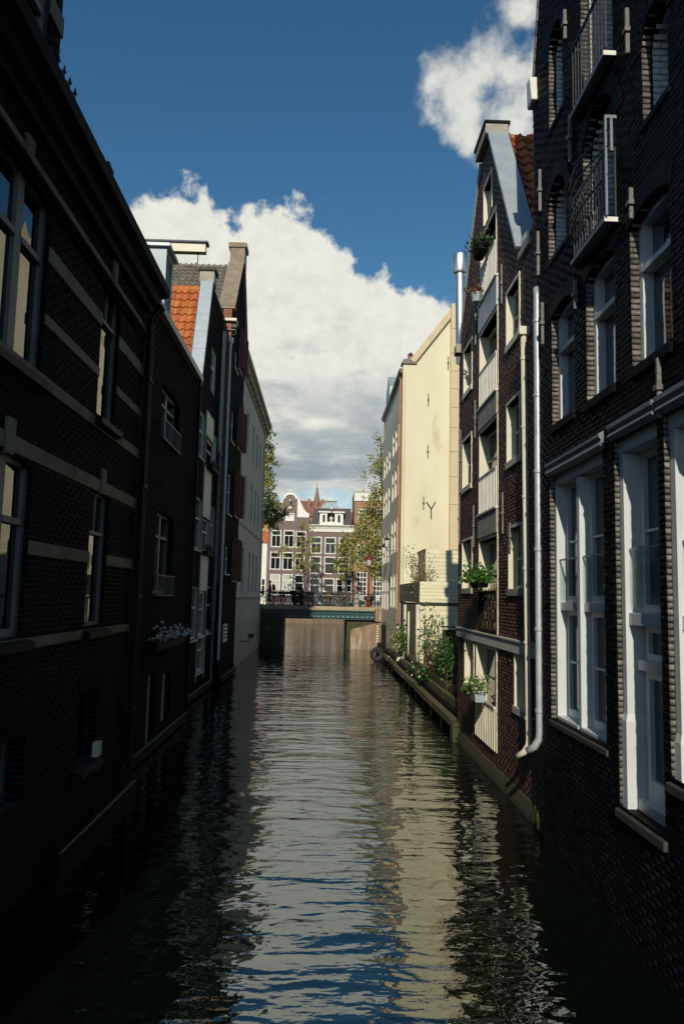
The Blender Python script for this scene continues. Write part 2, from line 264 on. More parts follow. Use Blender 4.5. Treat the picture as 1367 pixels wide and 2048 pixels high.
# ------------------------------------------------------------------ mesh helpers
def link(o, parent=None):
    COL.objects.link(o)
    if parent is not None: o.parent = parent
    return o
def tag(o, label, cat, group=None):
    o['label'] = label; o['category'] = cat
    if group: o['group'] = group
    return o
def empty(name, loc=(0, 0, 0), rz=0.0, label=None, cat=None, group=None):
    o = bpy.data.objects.new(name, None); o.empty_display_size = 0.3; link(o); o.location = loc; o.rotation_euler = (0, 0, rz)
    if label: tag(o, label, cat, group)
    return o
class MB:
    def __init__(s): s.v = []; s.f = []
    def quad(s, *p):
        i = len(s.v); s.v += [tuple(q) for q in p]; s.f.append(tuple(range(i, i+len(p)))); return s
    def hexa(s, p):                      # p: 4 bottom (ccw) + 4 top
        i = len(s.v); s.v += [tuple(q) for q in p]
        s.f += [(i+3, i+2, i+1, i), (i+4, i+5, i+6, i+7)]+[(i+k, i+(k+1) % 4, i+4+(k+1) % 4, i+4+k) for k in range(4)]
        return s
    def box(s, x0, x1, y0, y1, z0, z1):
        if x0 > x1: x0, x1 = x1, x0
        if y0 > y1: y0, y1 = y1, y0
        if z0 > z1: z0, z1 = z1, z0
        return s.hexa([(x0, y0, z0), (x1, y0, z0), (x1, y1, z0), (x0, y1, z0), (x0, y0, z1), (x1, y0, z1), (x1, y1, z1), (x0, y1, z1)])
    def prism(s, poly, y0, y1):          # polygon in (x,z), extruded along y
        n = len(poly); i = len(s.v)
        s.v += [(a, y0, b) for a, b in poly]+[(a, y1, b) for a, b in poly]
        s.f += [tuple(range(i, i+n)), tuple(range(i+2*n-1, i+n-1, -1))]+[(i+(k+1) % n, i+k, i+n+k, i+n+(k+1) % n) for k in range(n)]
        return s
    def strip(s, prof, x0, x1):          # profile in (y,z) swept along x, closed
        n = len(prof); i = len(s.v)
        s.v += [(x0, a, b) for a, b in prof]+[(x1, a, b) for a, b in prof]
        s.f += [tuple(range(i, i+n)), tuple(range(i+2*n-1, i+n-1, -1))]+[(i+(k+1) % n, i+k, i+n+k, i+n+(k+1) % n) for k in range(n)]
        return s
    def tube(s, path, r, n=8, cap=True):
        path = [Vector(p) for p in path]; rs = r if isinstance(r, (list, tuple)) else [r]*len(path)
        i0 = len(s.v); up = Vector((0.13, 0.31, 0.94)); prev = None
        for k, p in enumerate(path):
            a = path[max(k-1, 0)]; b = path[min(k+1, len(path)-1)]; t = (b-a).normalized()
            if prev is None:
                u = t.cross(up)
                if u.length < 0.1: u = t.cross(Vector((1, 0, 0)))
                u.normalize()
            else:
                u = prev-t*prev.dot(t); u.normalize()
            w = t.cross(u); prev = u
            for j in range(n):
                c = 2*math.pi*j/n; s.v.append(tuple(p+(u*math.cos(c)+w*math.sin(c))*rs[k]))
        for k in range(len(path)-1):
            for j in range(n):
                a = i0+k*n+j; b = i0+k*n+(j+1) % n; s.f.append((a, b, b+n, a+n))
        if cap:
            s.f.append(tuple(i0+j for j in range(n-1, -1, -1))); e = i0+(len(path)-1)*n; s.f.append(tuple(e+j for j in range(n)))
        return s
    def ring(s, c, R, r, axis='x', n=18, m=5):
        pts = []
        for k in range(n):
            a = 2*math.pi*k/n
            for j in range(m):
                b = 2*math.pi*j/m; q = (R+r*math.cos(b)); h = r*math.sin(b)
                l = {'x': (h, q*math.cos(a), q*math.sin(a)), 'y': (q*math.cos(a), h, q*math.sin(a)), 'z': (q*math.cos(a), q*math.sin(a), h)}[axis]
                pts.append((c[0]+l[0], c[1]+l[1], c[2]+l[2]))
        i = len(s.v); s.v += pts
        for k in range(n):
            for j in range(m):
                s.f.append((i+k*m+j, i+((k+1) % n)*m+j, i+((k+1) % n)*m+(j+1) % m, i+k*m+(j+1) % m))
        return s
    def lathe(s, c, prof, n=12):
        i = len(s.v)
        for r, z in prof:
            for j in range(n):
                a = 2*math.pi*j/n; s.v.append((c[0]+r*math.cos(a), c[1]+r*math.sin(a), c[2]+z))
        for k in range(len(prof)-1):
            for j in range(n):
                a = i+k*n+j; b = i+k*n+(j+1) % n; s.f.append((a, b, b+n, a+n))
        s.f.append(tuple(i+j for j in range(n-1, -1, -1))); e = i+(len(prof)-1)*n; s.f.append(tuple(e+j for j in range(n)))
        return s
    def mesh(s, name, m, smooth=False):
        me = bpy.data.meshes.new(name); me.from_pydata(s.v, [], s.f); me.update()
        if m: me.materials.append(MATS[m])
        if smooth: me.shade_smooth()
        return me
    def build(s, name, m, parent=None, smooth=False, bevel=0.0):
        o = bpy.data.objects.new(name, s.mesh(name, m, smooth)); link(o, parent)
        if bevel:
            b = o.modifiers.new('bevel', 'BEVEL'); b.width = bevel; b.segments = 2; b.limit_method = 'ANGLE'
        return o
def copy_tree(o, parent=None):
    c = o.copy(); COL.objects.link(c)
    if parent is not None: c.parent = parent
    for ch in o.children: copy_tree(ch, c)
    return c
def np_mesh(name, V, Fq, m):             # V (n,3), Fq (k,4)
    me = bpy.data.meshes.new(name); V = np.asarray(V, np.float32); Fq = np.asarray(Fq, np.int32)
    me.vertices.add(len(V)); me.vertices.foreach_set('co', V.ravel())
    me.loops.add(Fq.size); me.loops.foreach_set('vertex_index', Fq.ravel())
    me.polygons.add(len(Fq)); me.polygons.foreach_set('loop_start', np.arange(0, Fq.size, 4, dtype=np.int32))
    me.update(calc_edges=True); me.validate()
    me.materials.append(MATS[m]); return me
def boxes_mesh(name, B, m):              # B (n,6): x0,x1,y0,y1,z0,z1 ; no back face (y1 side)
    B = np.asarray(B, float); n = len(B)
    x0, x1, y0, y1, z0, z1 = B.T
    V = np.stack([np.stack(a, 1) for a in ((x0, y0, z0), (x1, y0, z0), (x1, y1, z0), (x0, y1, z0), (x0, y0, z1), (x1, y0, z1), (x1, y1, z1), (x0, y1, z1))], 1)
    V[:, [0, 1, 4, 5], 1] += RNG.uniform(-0.0022, 0.0022, (n, 4))
    base = (np.arange(n)*8)[:, None, None]
    Fq = np.array([[0, 1, 5, 4], [3, 2, 1, 0], [4, 5, 6, 7], [3, 0, 4, 7], [1, 2, 6, 5]])[None]+base
    return np_mesh(name, V.reshape(-1, 3), Fq.reshape(-1, 4), m)
_UNIT = {}
def unit_box(m, ch=0.06):
    if m not in _UNIT:
        b = MB(); b.box(0, 1, 0, 1, 0, 1); _UNIT[m] = b.mesh('brick', m)
    return _UNIT[m]
def leaf_mesh(name, P, size, m, squash=1.0):
    P = np.asarray(P, float); n = len(P); size = np.broadcast_to(size, (n,))
    a = RNG.normal(size=(n, 3)); a /= np.linalg.norm(a, axis=1)[:, None]
    b = RNG.normal(size=(n, 3)); b -= a*(a*b).sum(1)[:, None]; b /= np.linalg.norm(b, axis=1)[:, None]
    c = np.cross(a, b)
    L_ = size[:, None]; Wd = L_*0.36
    V = np.stack([P-a*L_*0.5, P+b*Wd+c*L_*0.08, P+a*L_*0.5, P-b*Wd+c*L_*0.08], 1)
    return np_mesh(name, V.reshape(-1, 3), np.arange(4*n).reshape(-1, 4), m)
def leaves(name, P, size, m, parent=None):
    o = bpy.data.objects.new(name, leaf_mesh(name, P, size, m)); link(o, parent); return o

# ------------------------------------------------------------------ facades
class Facade:
    """local x runs along the wall (left to right seen from the front), local y points into the wall, z up from the water"""
    def __init__(s, name, label, cat, P0, P1, group=None):
        s.P0 = Vector((*P0, 0)); d = Vector((P1[0]-P0[0], P1[1]-P0[1], 0)); s.len = d.length; s.d = d.normalized()
        s.inn = Vector((-s.d.y, s.d.x, 0)); s.rz = math.atan2(s.d.y, s.d.x)
        s.root = empty(name, s.P0, s.rz, label, cat, group)
    def uz(s, px, py, out=0.0):
        r = Vector(ray(px, py)); o = s.P0-s.inn*out
        t = (o-Vector((0, 0, 0))).dot(s.inn)/r.dot(s.inn)
        p = r*t; return ((p-s.P0).dot(s.d), EYE+p.z)
    def rect(s, xl, tl, bl, xr, tr=None, br=None, out=0.0):
        ya = [v for v in (tl, bl, tr, br) if v is not None]
        ml = (tl+bl)/2 if tl is not None and bl is not None else sum(ya)/len(ya)
        m_r = (tr+br)/2 if tr is not None and br is not None else ml
        u0 = s.uz(xl, ml, out)[0]; u1 = s.uz(xr, m_r, out)[0]
        zt = [s.uz(x, y, out)[1] for x, y in ((xl, tl), (xr, tr)) if y is not None]; zb = [s.uz(x, y, out)[1] for x, y in ((xl, bl), (xr, br)) if y is not None]
        return [u0, u1, sum(zb)/len(zb), sum(zt)/len(zt)]
    def world(s, u, y, z):
        return s.P0+s.d*u+s.inn*y+Vector((0, 0, z))
class Op:
    def __init__(s, u0, u1, z0, z1, rise=0.0, depth=0.14): s.u0, s.u1, s.z0, s.z1, s.rise, s.depth = u0, u1, z0, z1, rise, depth
    def span(s, z):
        if z <= s.z0 or z >= s.z1: return None
        sp = s.z1-s.rise
        if s.rise and z > sp:
            h = (s.u1-s.u0)/2; c = (s.u0+s.u1)/2
            if s.rise < h*0.95:              # segmental
                R = (h*h+s.rise*s.rise)/(2*s.rise); w = math.sqrt(max(R*R-(z-(s.z1-R))**2, 0))
            else: w = h*math.sqrt(max(1-((z-sp)/s.rise)**2, 0))
            return (c-w, c+w)
        return (s.u0, s.u1)
    def contour(s, n=14):
        sp = s.z1-s.rise; pts = [(s.u0, s.z0), (s.u0, sp)]
        if s.rise:
            h = (s.u1-s.u0)/2; c = (s.u0+s.u1)/2
            if s.rise < h*0.95:
                R = (h*h+s.rise*s.rise)/(2*s.rise); a0 = math.asin(h/R)
                for k in range(1, n): a = -a0+2*a0*k/n; pts.append((c+R*math.sin(a), s.z1-R+R*math.cos(a)))
            else:
                for k in range(1, n): a = math.pi*(1-k/n); pts.append((c+h*math.cos(a), sp+s.rise*math.sin(a)))
        pts += [(s.u1, sp), (s.u1, s.z0)]; return pts
def free_spans(lo, hi, ops, z):
    out = []; cur = lo
    for a, b in sorted(sp for sp in (o.span(z) for o in ops) if sp):
        a = max(a, lo); b = min(b, hi)
        if b <= lo or a >= hi: continue
        if a > cur+0.004: out.append((cur, a))
        cur = max(cur, b)
    if hi > cur+0.004: out.append((cur, hi))
    return out
def masonry(fac, u0, u1, z0, z1, ops, sheet_mat, brick_mat=None, jamb_mat=None, jamb_brick=None, outline=None, bands=(), bl=0.215, bh=0.054, j=0.012, back=0.36, nbig=0, proud=0.011, jitter=0.003, extra_z=(), blocks=()):
    """wall sheet with real openings, reveals, and bricks laid course by course round the openings"""
    ol = outline or (lambda z: (u0, u1))
    zs = {z0, z1, *extra_z}
    for o in ops:
        zs |= {o.z0, o.z1, o.z1-o.rise}
        if o.rise: zs |= {o.z1-o.rise*(1-k/14) for k in range(15)}
    pitch = bh+j; nc = int((z1-z0)/pitch)
    if outline: zs |= {z0+k*pitch*(1 if brick_mat else 2) for k in range(nc+1)}
    zs = sorted(z for z in zs if z0-1e-6 <= z <= z1+1e-6)
    m = MB()
    for a, b in zip(zs, zs[1:]):
        if b-a < 1e-4: continue
        zc = (a+b)/2; lo, hi = ol(zc)
        for s_, e_ in free_spans(lo, hi, ops, zc): m.quad((s_, 0, a), (e_, 0, a), (e_, 0, b), (s_, 0, b))
        m.quad((lo, back, a), (lo, 0, a), (lo, 0, b), (lo, back, b)); m.quad((hi, 0, a), (hi, back, a), (hi, back, b), (hi, 0, b))
    m.build('wall', sheet_mat, fac.root)
    if ops:
        for o in ops:
            m = MB(); c = o.contour(); n = len(c)
            m.v = [(p[0], -0.004, p[1]) for p in c]+[(p[0], o.depth+0.07, p[1]) for p in c]
            m.f = [(k, n+k, n+(k+1) % n, (k+1) % n) for k in range(n)]
            m.build('reveal', jamb_mat or sheet_mat, fac.root)
    if not brick_mat: return
    B = []
    for k in range(nc):
        a = z0+k*pitch; b = a+bh; zc = (a+b)/2
        if any(p-0.01 < zc < q+0.01 for p, q in bands): continue
        lo, hi = ol(zc); off = (0.5 if k % 2 else 0.0)*(bl+j)
        bo = [o for o in ops]+[o for o in blocks]
        for s_, e_ in free_spans(lo, hi, bo, zc):
            t = math.floor((s_-off)/(bl+j))*(bl+j)+off
            while t < e_:
                p = max(t, s_); q = min(t+bl, e_)
                if q-p > 0.03: B.append((p, q, -proud-RNG.uniform(-jitter, jitter), 0.0, a, b))
                t += bl+j
    B = np.array(B)
    if nbig:
        cen = np.stack([(B[:, 0]+B[:, 1])/2, (B[:, 4]+B[:, 5])/2], 1)
        W = np.array([[*fac.world(c[0], 0, c[1])] for c in cen]); px, py = proj(W)
        dist = np.linalg.norm(W-np.array([0, 0, EYE]), axis=1)
        ok = (px > 8) & (px < 1359) & (py > 8) & (py < 1700) & ((B[:, 1]-B[:, 0]) > 0.15); dist[~ok] = 1e6
        idx = np.argsort(dist)[:nbig]; me = unit_box(brick_mat)
        for i in idx:
            o = bpy.data.objects.new('brick', me); link(o, fac.root); b = B[i]
            o.location = (b[0], b[2], b[4]); o.scale = (b[1]-b[0], b[3]-b[2], b[5]-b[4]); o.rotation_euler = (0, 0, 0)
        B = np.delete(B, idx, 0)
    o = bpy.data.objects.new('brickwork', boxes_mesh('brickwork', B, brick_mat)); link(o, fac.root); o['kind'] = 'stuff'
    if jamb_brick:
        J = []
        for o in ops:
            for k in range(nc):
                a = z0+k*pitch; b = a+bh; zc = (a+b)/2
                sp = o.span(zc)
                if not sp: continue
                d = o.depth+0.0; y = -0.006
                cuts = [y, d] if d < 0.16 else ([y, y+(0.105 if k % 2 else 0.21), d] if y+0.21 < d-0.03 else [y, d])
                for c0, c1 in zip(cuts, cuts[1:]):
                    for e_, sg in ((sp[0], 1), (sp[1], -1)):
                        w = 0.009+RNG.uniform(-0.004, 0.004)
                        J.append((min(e_, e_+sg*w), max(e_, e_+sg*w), c0+0.004, c1-0.006, a, b))
        if J:
            o = bpy.data.objects.new('reveal_bricks', boxes_mesh('reveal_bricks', J, jamb_brick)); link(o, fac.root); o['kind'] = 'stuff'
def window(parent, u0, u1, z0, z1, depth, m='white_paint', glass='glass', fw=0.07, cols=1, rows=1, split=None, bar=0.03, sill=None, sill_out=0.06, th=0.07, name='window', bottom=None, top_panes=None, gl=0.55):
    """frame as the part, panes and sill as its pieces; split = height fraction of the transom; (cols,rows) below, top_panes above"""
    f = MB(); bw = bottom or fw
    f.box(u0, u0+fw, depth, depth+th, z0, z1); f.box(u1-fw, u1, depth, depth+th, z0, z1)
    f.box(u0+fw, u1-fw, depth, depth+th, z1-fw, z1); f.box(u0+fw, u1-fw, depth, depth+th, z0, z0+bw)
    secs = []
    a, b, c, d = u0+fw, u1-fw, z0+bw, z1-fw
    if split:
        zt = c+(d-c)*split; f.box(a, b, depth-0.012, depth+th, zt-fw*0.4, zt+fw*0.4)
        secs = [(c, zt-fw*0.4, cols, rows), (zt+fw*0.4, d, *(top_panes or (1, 1)))]
    else: secs = [(c, d, cols, rows)]
    pan = []
    for (p, q, nc, nr) in secs:
        for i in range(nc):
            ua = a+(b-a)*i/nc+(bar/2 if i else 0); ub = a+(b-a)*(i+1)/nc-(bar/2 if i < nc-1 else 0)
            if i: f.box(ua-bar, ua, depth+0.01, depth+th, p, q)
            for r in range(nr):
                za = p+(q-p)*r/nr+(bar/2 if r else 0); zb = p+(q-p)*(r+1)/nr-(bar/2 if r < nr-1 else 0)
                if r: f.box(ua, ub, depth+0.012, depth+th, za-bar, za)
                pan.append((ua, ub, za, zb))
    w = f.build(name, m, parent)
    for (ua, ub, za, zb) in pan:
        MB().box(ua, ub, depth+th*gl, depth+th*gl+0.008, za, zb).build('pane', glass, w)
    if sill:
        s = MB(); s.strip([(-sill_out, z0-0.075), (depth+th, z0-0.075), (depth+th, z0-0.002), (depth, z0-0.002), (-sill_out, z0-0.03)], u0-0.05, u1+0.05); s.build('sill', sill, w)
    return w
def body(fac, poly, y0, y1, m, name='house_body'):
    return MB().prism(poly, y0, y1).build(name, m, fac.root)
def voussoirs(fac, o, m, h=0.22, t=0.07, proud=0.014, key=None, keyw=0.16, flat=False):
    """bricks standing on end over an opening, each its own wedge; keystone optional"""
    hw = (o.u1-o.u0)/2+0.02; c = (o.u0+o.u1)/2; rise = max(o.rise, 0.02); zb = o.z1-rise
    R = (hw*hw+rise*rise)/(2*rise) if rise < hw*0.95 else hw; zc = o.z1-R
    a0 = math.asin(min(hw/R, 1)) if rise < hw*0.95 else math.pi/2
    n = max(int(2*a0*R/t), 4)
    for k in range(n):
        p = -a0+2*a0*k/n+0.006/R; q = -a0+2*a0*(k+1)/n-0.006/R
        if key and abs((p+q)/2*R) < keyw/2: continue
        g = MB(); g.prism([(c+R*math.sin(p), zc+R*math.cos(p)), (c+R*math.sin(q), zc+R*math.cos(q)), (c+(R+h)*math.sin(q), zc+(R+h)*math.cos(q)), (c+(R+h)*math.sin(p), zc+(R+h)*math.cos(p))], -proud-0.003, 0.02); g.build('arch_brick', m, fac.root)
    if key: MB().prism([(c-keyw*0.42, o.z1-0.03), (c+keyw*0.42, o.z1-0.03), (c+keyw*0.55, o.z1+h+0.06), (c-keyw*0.55, o.z1+h+0.06)], -0.045, 0.02).build('keystone', key, fac.root)
def pantile_mesh(m, w=0.26, l=0.36):
    prof = [(0, 0.0), (0.03, 0.036), (0.065, 0.055), (0.10, 0.038), (0.135, 0.0), (0.18, -0.016), (0.225, -0.012), (0.262, 0.008)]
    g = MB(); n = len(prof); lift = 0.06
    for yy, dz in ((0, lift), (l+0.05, 0.0)):
        g.v += [(x*w/0.26, yy, z+dz) for x, z in prof]
    g.v += [(x*w/0.26, 0, z+lift-0.05) for x, z in prof]
    g.f += [(k, k+1, n+k+1, n+k) for k in range(n-1)]+[(2*n+k, 2*n+k+1, k+1, k) for k in range(n-1)]
    return g.mesh('roof_tile', m, False)
def tiled_slope(fac, part, m, eave, ridge_dir, nu, nv, w=0.26, l=0.36, keep=None):
    """roof tiles, each an object: eave = local start point, ridge_dir = up-slope unit vector, tiles run along local +y (into the block)"""
    me = pantile_mesh(m, w, l); up = Vector(ridge_dir).normalized(); along = Vector((0, 1, 0)); nrm = along.cross(up)
    if nrm.z < 0: along = -along; nrm = along.cross(up); 
    rot = Matrix((along, up, nrm)).transposed()
    for r in range(nv):
        for c in range(nu):
            p = Vector(eave)+up*(r*l)+(along*(c*w) if along.y > 0 else along*(c*w)+Vector((0, nu*w, 0)))
            if keep and not keep(p): continue
            o = bpy.data.objects.new('roof_tile', me); link(o, part)
            o.matrix_local = Matrix.Translation(p+Vector((0, 0, RNG.uniform(0, 0.008)))) @ (rot @ Matrix.Rotation(RNG.uniform(-0.02, 0.02), 3, 'Z')).to_4x4()
# ================================================================== setting: water and ground
def build_water():
    m = bpy.data.materials.new('canal_water'); m.use_nodes = True; nt = m.node_tree; N = nt.nodes; L = nt.links
    p = N['Principled BSDF']; p.inputs['Base Color'].default_value = (0.002, 0.0042, 0.002, 1); p.inputs['Roughness'].default_value = 0.02; p.inputs['IOR'].default_value = 2.35; p.inputs['Specular Tint'].default_value = (0.92, 1.0, 0.92, 1)
    g = N.new('ShaderNodeNewGeometry')
    def layer(sc, det, stretch, rough=0.5, dist=0.0):
        mp = N.new('ShaderNodeMapping'); mp.inputs['Scale'].default_value = stretch; L.new(g.outputs['Position'], mp.inputs[0])
        n = N.new('ShaderNodeTexNoise'); n.inputs['Scale'].default_value = sc; n.inputs['Detail'].default_value = det; n.inputs['Roughness'].default_value = rough; n.inputs['Distortion'].default_value = dist
        L.new(mp.outputs[0], n.inputs['Vector']); return n.outputs[0]
    a = layer(0.9, 2, (0.55, 1.0, 1)); d = layer(1.7, 2, (0.22, 1.15, 1), 0.5, 0.25); b = layer(3.0, 2, (0.6, 1.25, 1), 0.45, 0.4); c = layer(9.0, 2, (0.7, 1.2, 1), 0.5)
    def bump(h, dist, prev=None):
        n = N.new('ShaderNodeBump'); n.inputs['Distance'].default_value = dist; L.new(h, n.inputs['Height'])
        if prev: L.new(prev, n.inputs['Normal'])
        return n.outputs[0]
    nn = bump(c, 0.0035, bump(b, 0.020, bump(d, 0.035, bump(a, 0.05)))); L.new(nn, p.inputs['Normal'])
    MATS['water'] = m
    w = MB().quad((-400, -60, 0), (400, -60, 0), (400, 900, 0), (-400, 900, 0)).build('water', 'water'); w['kind'] = 'structure'
    gnd = MB().quad((-3000, -600, -1.6), (3000, -600, -1.6), (3000, 4500, -1.6), (-3000, 4500, -1.6)).build('ground', 'soil'); gnd['kind'] = 'structure'
build_water()

# ================================================================== left bank
# ---- striped brick house
XL1, XL2, XL3, XL4, XL5 = -3.45, -3.85, -4.40, -4.05, -4.30
yA = atX(284, 800, XL1)[1]; yB = atX(396, 755, XL2)[1]; yC = atX(441, 770, XL3)[1]; yD = atX(490, 700, XL4)[1]; yE = 53.2
def house_striped():
    f = Facade('brick_house', 'dark brick house with pale horizontal stone bands and white sash windows, heavy dark cornice', 'house', (XL1, 1.0), (XL1, yA))
    R = f.root; U1 = f.len
    ops = []
    def op(xc_key, xr, top, bot, rise, xl=None, depth=0.06):
        ur = f.uz(xr, (top[1]+bot[1])/2)[0]
        ul = f.uz(xl, (top[1]+bot[1])/2)[0] if xl is not None else 2*f.uz(*xc_key)[0]-ur
        zs = f.uz(*top)[1]; zb = f.uz(*bot)[1]; o = Op(ul, ur, zb, zs+rise, rise, depth); ops.append(o); return o
    w1 = op((55, 310), 92, (103, 425), (80, 757), 0.10)
    w2 = op(None, 235, (241, 600), (228, 855), 0.08, xl=198)
    w3 = op((15, 890), 55, (66, 943), (44, 1272), 0.10)
    w4 = op(None, 212, (218, 1001), (205, 1250), 0.07, xl=175)
    bw = op(None, 192, (193, 1375), (190, 1508), 0.0, xl=156, depth=0.12)
    bl_ = op(None, 47, (48, 1466), (44, 1600), 0.0, xl=-60, depth=0.2)
    zcor = f.uz(304, 506, 0.42)[1]
    band_px = [((119.6, 393), (118, 421)), ((111, 509), (109, 540)), ((102, 639), (100, 660)), ((95, 757), (93, 782)), ((88, 902), (83, 931)), ((72, 1083), (70, 1111)), ((60, 1275), (63, 1296))]
    bands = []
    for a, b in band_px:
        z1 = f.uz(*a)[1]; z0 = f.uz(*b)[1]; bands.append((z0, z1))
    # stone bands: each block between the openings is a stone of its own
    for z0, z1 in bands:
        for s_, e_ in free_spans(0.3, U1-0.16, ops, (z0+z1)/2):
            n = max(1, round((e_-s_)/1.15)); 
            for k in range(n):
                a = s_+(e_-s_)*k/n+(0.004 if k else 0.0); b = s_+(e_-s_)*(k+1)/n-(0.004 if k < n-1 else 0)
                MB().box(a, b, -0.022, 0.02, z0, z1).build('band_stone', 'band_stone', R, bevel=0.006)
    aprons = [Op(o.u0-0.1, o.u1+0.1, o.z1-o.rise+0.02, o.z1+0.26) for o in (w1, w2, w3, w4)]
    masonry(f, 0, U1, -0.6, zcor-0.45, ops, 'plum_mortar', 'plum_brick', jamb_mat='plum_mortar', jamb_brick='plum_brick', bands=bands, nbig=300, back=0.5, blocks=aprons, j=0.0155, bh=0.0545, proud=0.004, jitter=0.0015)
    for o in (w1, w2, w3, w4): voussoirs(f, o, 'plum_brick', h=0.30, t=0.066, key='band_stone', keyw=0.2)
    # relieving arches of basement windows
    for o in (bl_, bw): voussoirs(f, Op(o.u0, o.u1, o.z0, o.z1+0.0, 0.03), 'plum_brick', h=0.24, t=0.066)
    for o, two in ((w1, True), (w3, True)):
        c = (o.u0+o.u1)/2; z1 = o.z1-o.rise
        window(R, o.u0, c+0.05, o.z0, o.z1, 0.06, m='shaded_white', gl=0.4, fw=0.09, split=0.66, th=0.12, sill=None, glass='glass')
        window(R, c+0.051, o.u1, o.z0, o.z1, 0.06, m='shaded_white', gl=0.4, fw=0.09, split=0.66, th=0.12, sill=None, glass='glass')
    for o in (w2, w4):
        window(R, o.u0, o.u1, o.z0, o.z1, 0.06, m='shaded_white', gl=0.4, fw=0.06, split=0.70, th=0.12, top_panes=(2, 1), glass='glass')
    window(R, bw.u0, bw.u1, bw.z0, bw.z1, 0.16, m='dark_timber', fw=0.06, split=0.5)
    window(R, bl_.u0, bl_.u1, bl_.z0, bl_.z1, 0.2, m='lead', fw=0.08, cols=3)
    for o in (w1, w2, w3, w4, bw):
        s = MB(); s.strip([(-0.13, o.z0-0.16), (0.02, o.z0-0.2), (0.1, o.z0-0.2), (0.1, o.z0-0.005), (-0.13, o.z0-0.07)], o.u0-0.09, o.u1+0.09); s.build('window_sill', 'black_paint', R)
    # corbel courses, cornice
    zt = zcor-0.45
    for dz, pr, h in ((-0.62, 0.05, 0.07), (-0.55, 0.09, 0.06)):
        n = int(U1/0.23)
        g = MB()
        for k in range(n): g.box(k*0.23, k*0.23+0.215, -pr, 0.0, zt+dz, zt+dz+h)
        g.build('corbel_course', 'plum_brick', R)
    g = MB(); g.strip([(0.0, zt-0.02), (-0.10, zt-0.02), (-0.12, zt+0.09), (-0.22, zt+0.13), (-0.26, zt+0.26), (-0.40, zt+0.30), (-0.42, zt+0.45), (0.5, zt+0.45), (0.5, zt-0.02)], -0.2, U1+0.06); g.build('cornice', 'dark_timber', R)
    body(f, [(0, -1.2), (U1, -1.2), (U1, zcor-0.02), (0, zcor-0.02)], 0.37, 9.0, 'soot_brick')
    # brick dormer standing on the cornice
    ur = f.uz(119, 90)[0]; zd0 = zcor+0.002; zd1 = f.uz(122, -120)[1]; wr = f.uz(95, 60)[0]
    dop = Op(ur-2.3, wr, zd0+0.12, zd1-0.5, 0, 0.1)
    sub = Facade.__new__(Facade); sub.__dict__.update(f.__dict__)
    d = MB()
    d.box(wr, ur, 0.0, 1.6, zd0, zd1); d.box(ur-3.2, ur-2.3, 0.0, 1.6, zd0, zd1); d.box(ur-2.3, wr, 0.0, 1.6, zd1-0.5, zd1); d.box(ur-2.3, wr, 0.24, 1.6, zd0, zd1-0.5)
    dm = d.build('dormer', 'plum_mortar', R)
    B = []
    for k in range(int((zd1-zd0)/0.066)):
        for a0, a1 in ((wr, ur), (ur-3.2, ur-2.3)):
            t = a0-(0.11 if k % 2 else 0)
            while t < a1:
                p, q = max(t, a0), min(t+0.215, a1)
                if q-p > 0.03: B.append((p, q, -0.011, 0, zd0+k*0.066, zd0+k*0.066+0.054))
                t += 0.227
    o = bpy.data.objects.new('dormer_bricks', boxes_mesh('dormer_bricks', B, 'plum_brick')); link(o, dm); o['kind'] = 'stuff'
    window(R, ur-2.3, wr, zd0+0.02, zd1-0.5, 0.04, m='shaded_white', fw=0.11, cols=2, split=0.6, th=0.12)
    zb = f.uz(118, 26)[1]
    MB().box(wr+0.005, ur+0.03, -0.03, 0.3, zb-0.26, zb).build('dormer_band', 'band_stone', R)
    MB().box(ur-3.3, ur+0.12, -0.1, 1.7, zd1, zd1+0.16).build('dormer_cap', 'dark_timber', R)
    # iron cresting beside the dormer
    g = MB(); zr = zcor+0.0; uk = f.uz(116, 140, 0.2)[0]
    for k in range(7):
        u = uk+k*0.10; h = 0.46 if k % 2 == 0 else 0.34
        g.tube([(u, -0.2, zr), (u, -0.2, zr+h)], 0.012, 5); g.tube([(u, -0.2, zr+h), (u, -0.2, zr+h+0.10)], [0.03, 0.002], 5)
        if k < 6:
            g.ring((u+0.05, -0.2, zr+0.16), 0.055, 0.01, 'y', 10, 4); g.ring((u+0.05, -0.2, zr+0.30), 0.045, 0.01, 'y', 10, 4)
    for h in (0.06, 0.30): g.tube([(uk-0.1, -0.2, zr+h), (uk+0.62, -0.2, zr+h)], 0.013, 5)
    g.build('iron_cresting', 'black_iron', R)
    MB().lathe((ur+1.25, -0.3, zcor), [(0.09, 0), (0.09, 0.12), (0.05, 0.2), (0.03, 0.26)], 8).build('roof_vent', 'black_iron', R)
    for du, r in ((-0.10, 0.055), (0.07, 0.05)):
        g = MB(); u = U1+du; g.tube([(u, -0.1, 0.3), (u, -0.1, zcor-0.65), (u, -0.18, zcor-0.5), (u, -0.3, zcor-0.35)], r, 8)
        for z in np.arange(1.5, zcor-1, 2.0): g.box(u-r-0.02, u+r+0.02, -0.1-r-0.012, 0.0, z, z+0.05)
        g.build('drainpipe', 'black_paint', R, smooth=False)
    # small lit notice box and lamp on the basement sill
    MB().box(bw.u1-0.2, bw.u1-0.02, -0.12, -0.02, bw.z0+0.0, bw.z0+0.22).build('notice_box', 'white_paint', R, bevel=0.01)
house_striped()

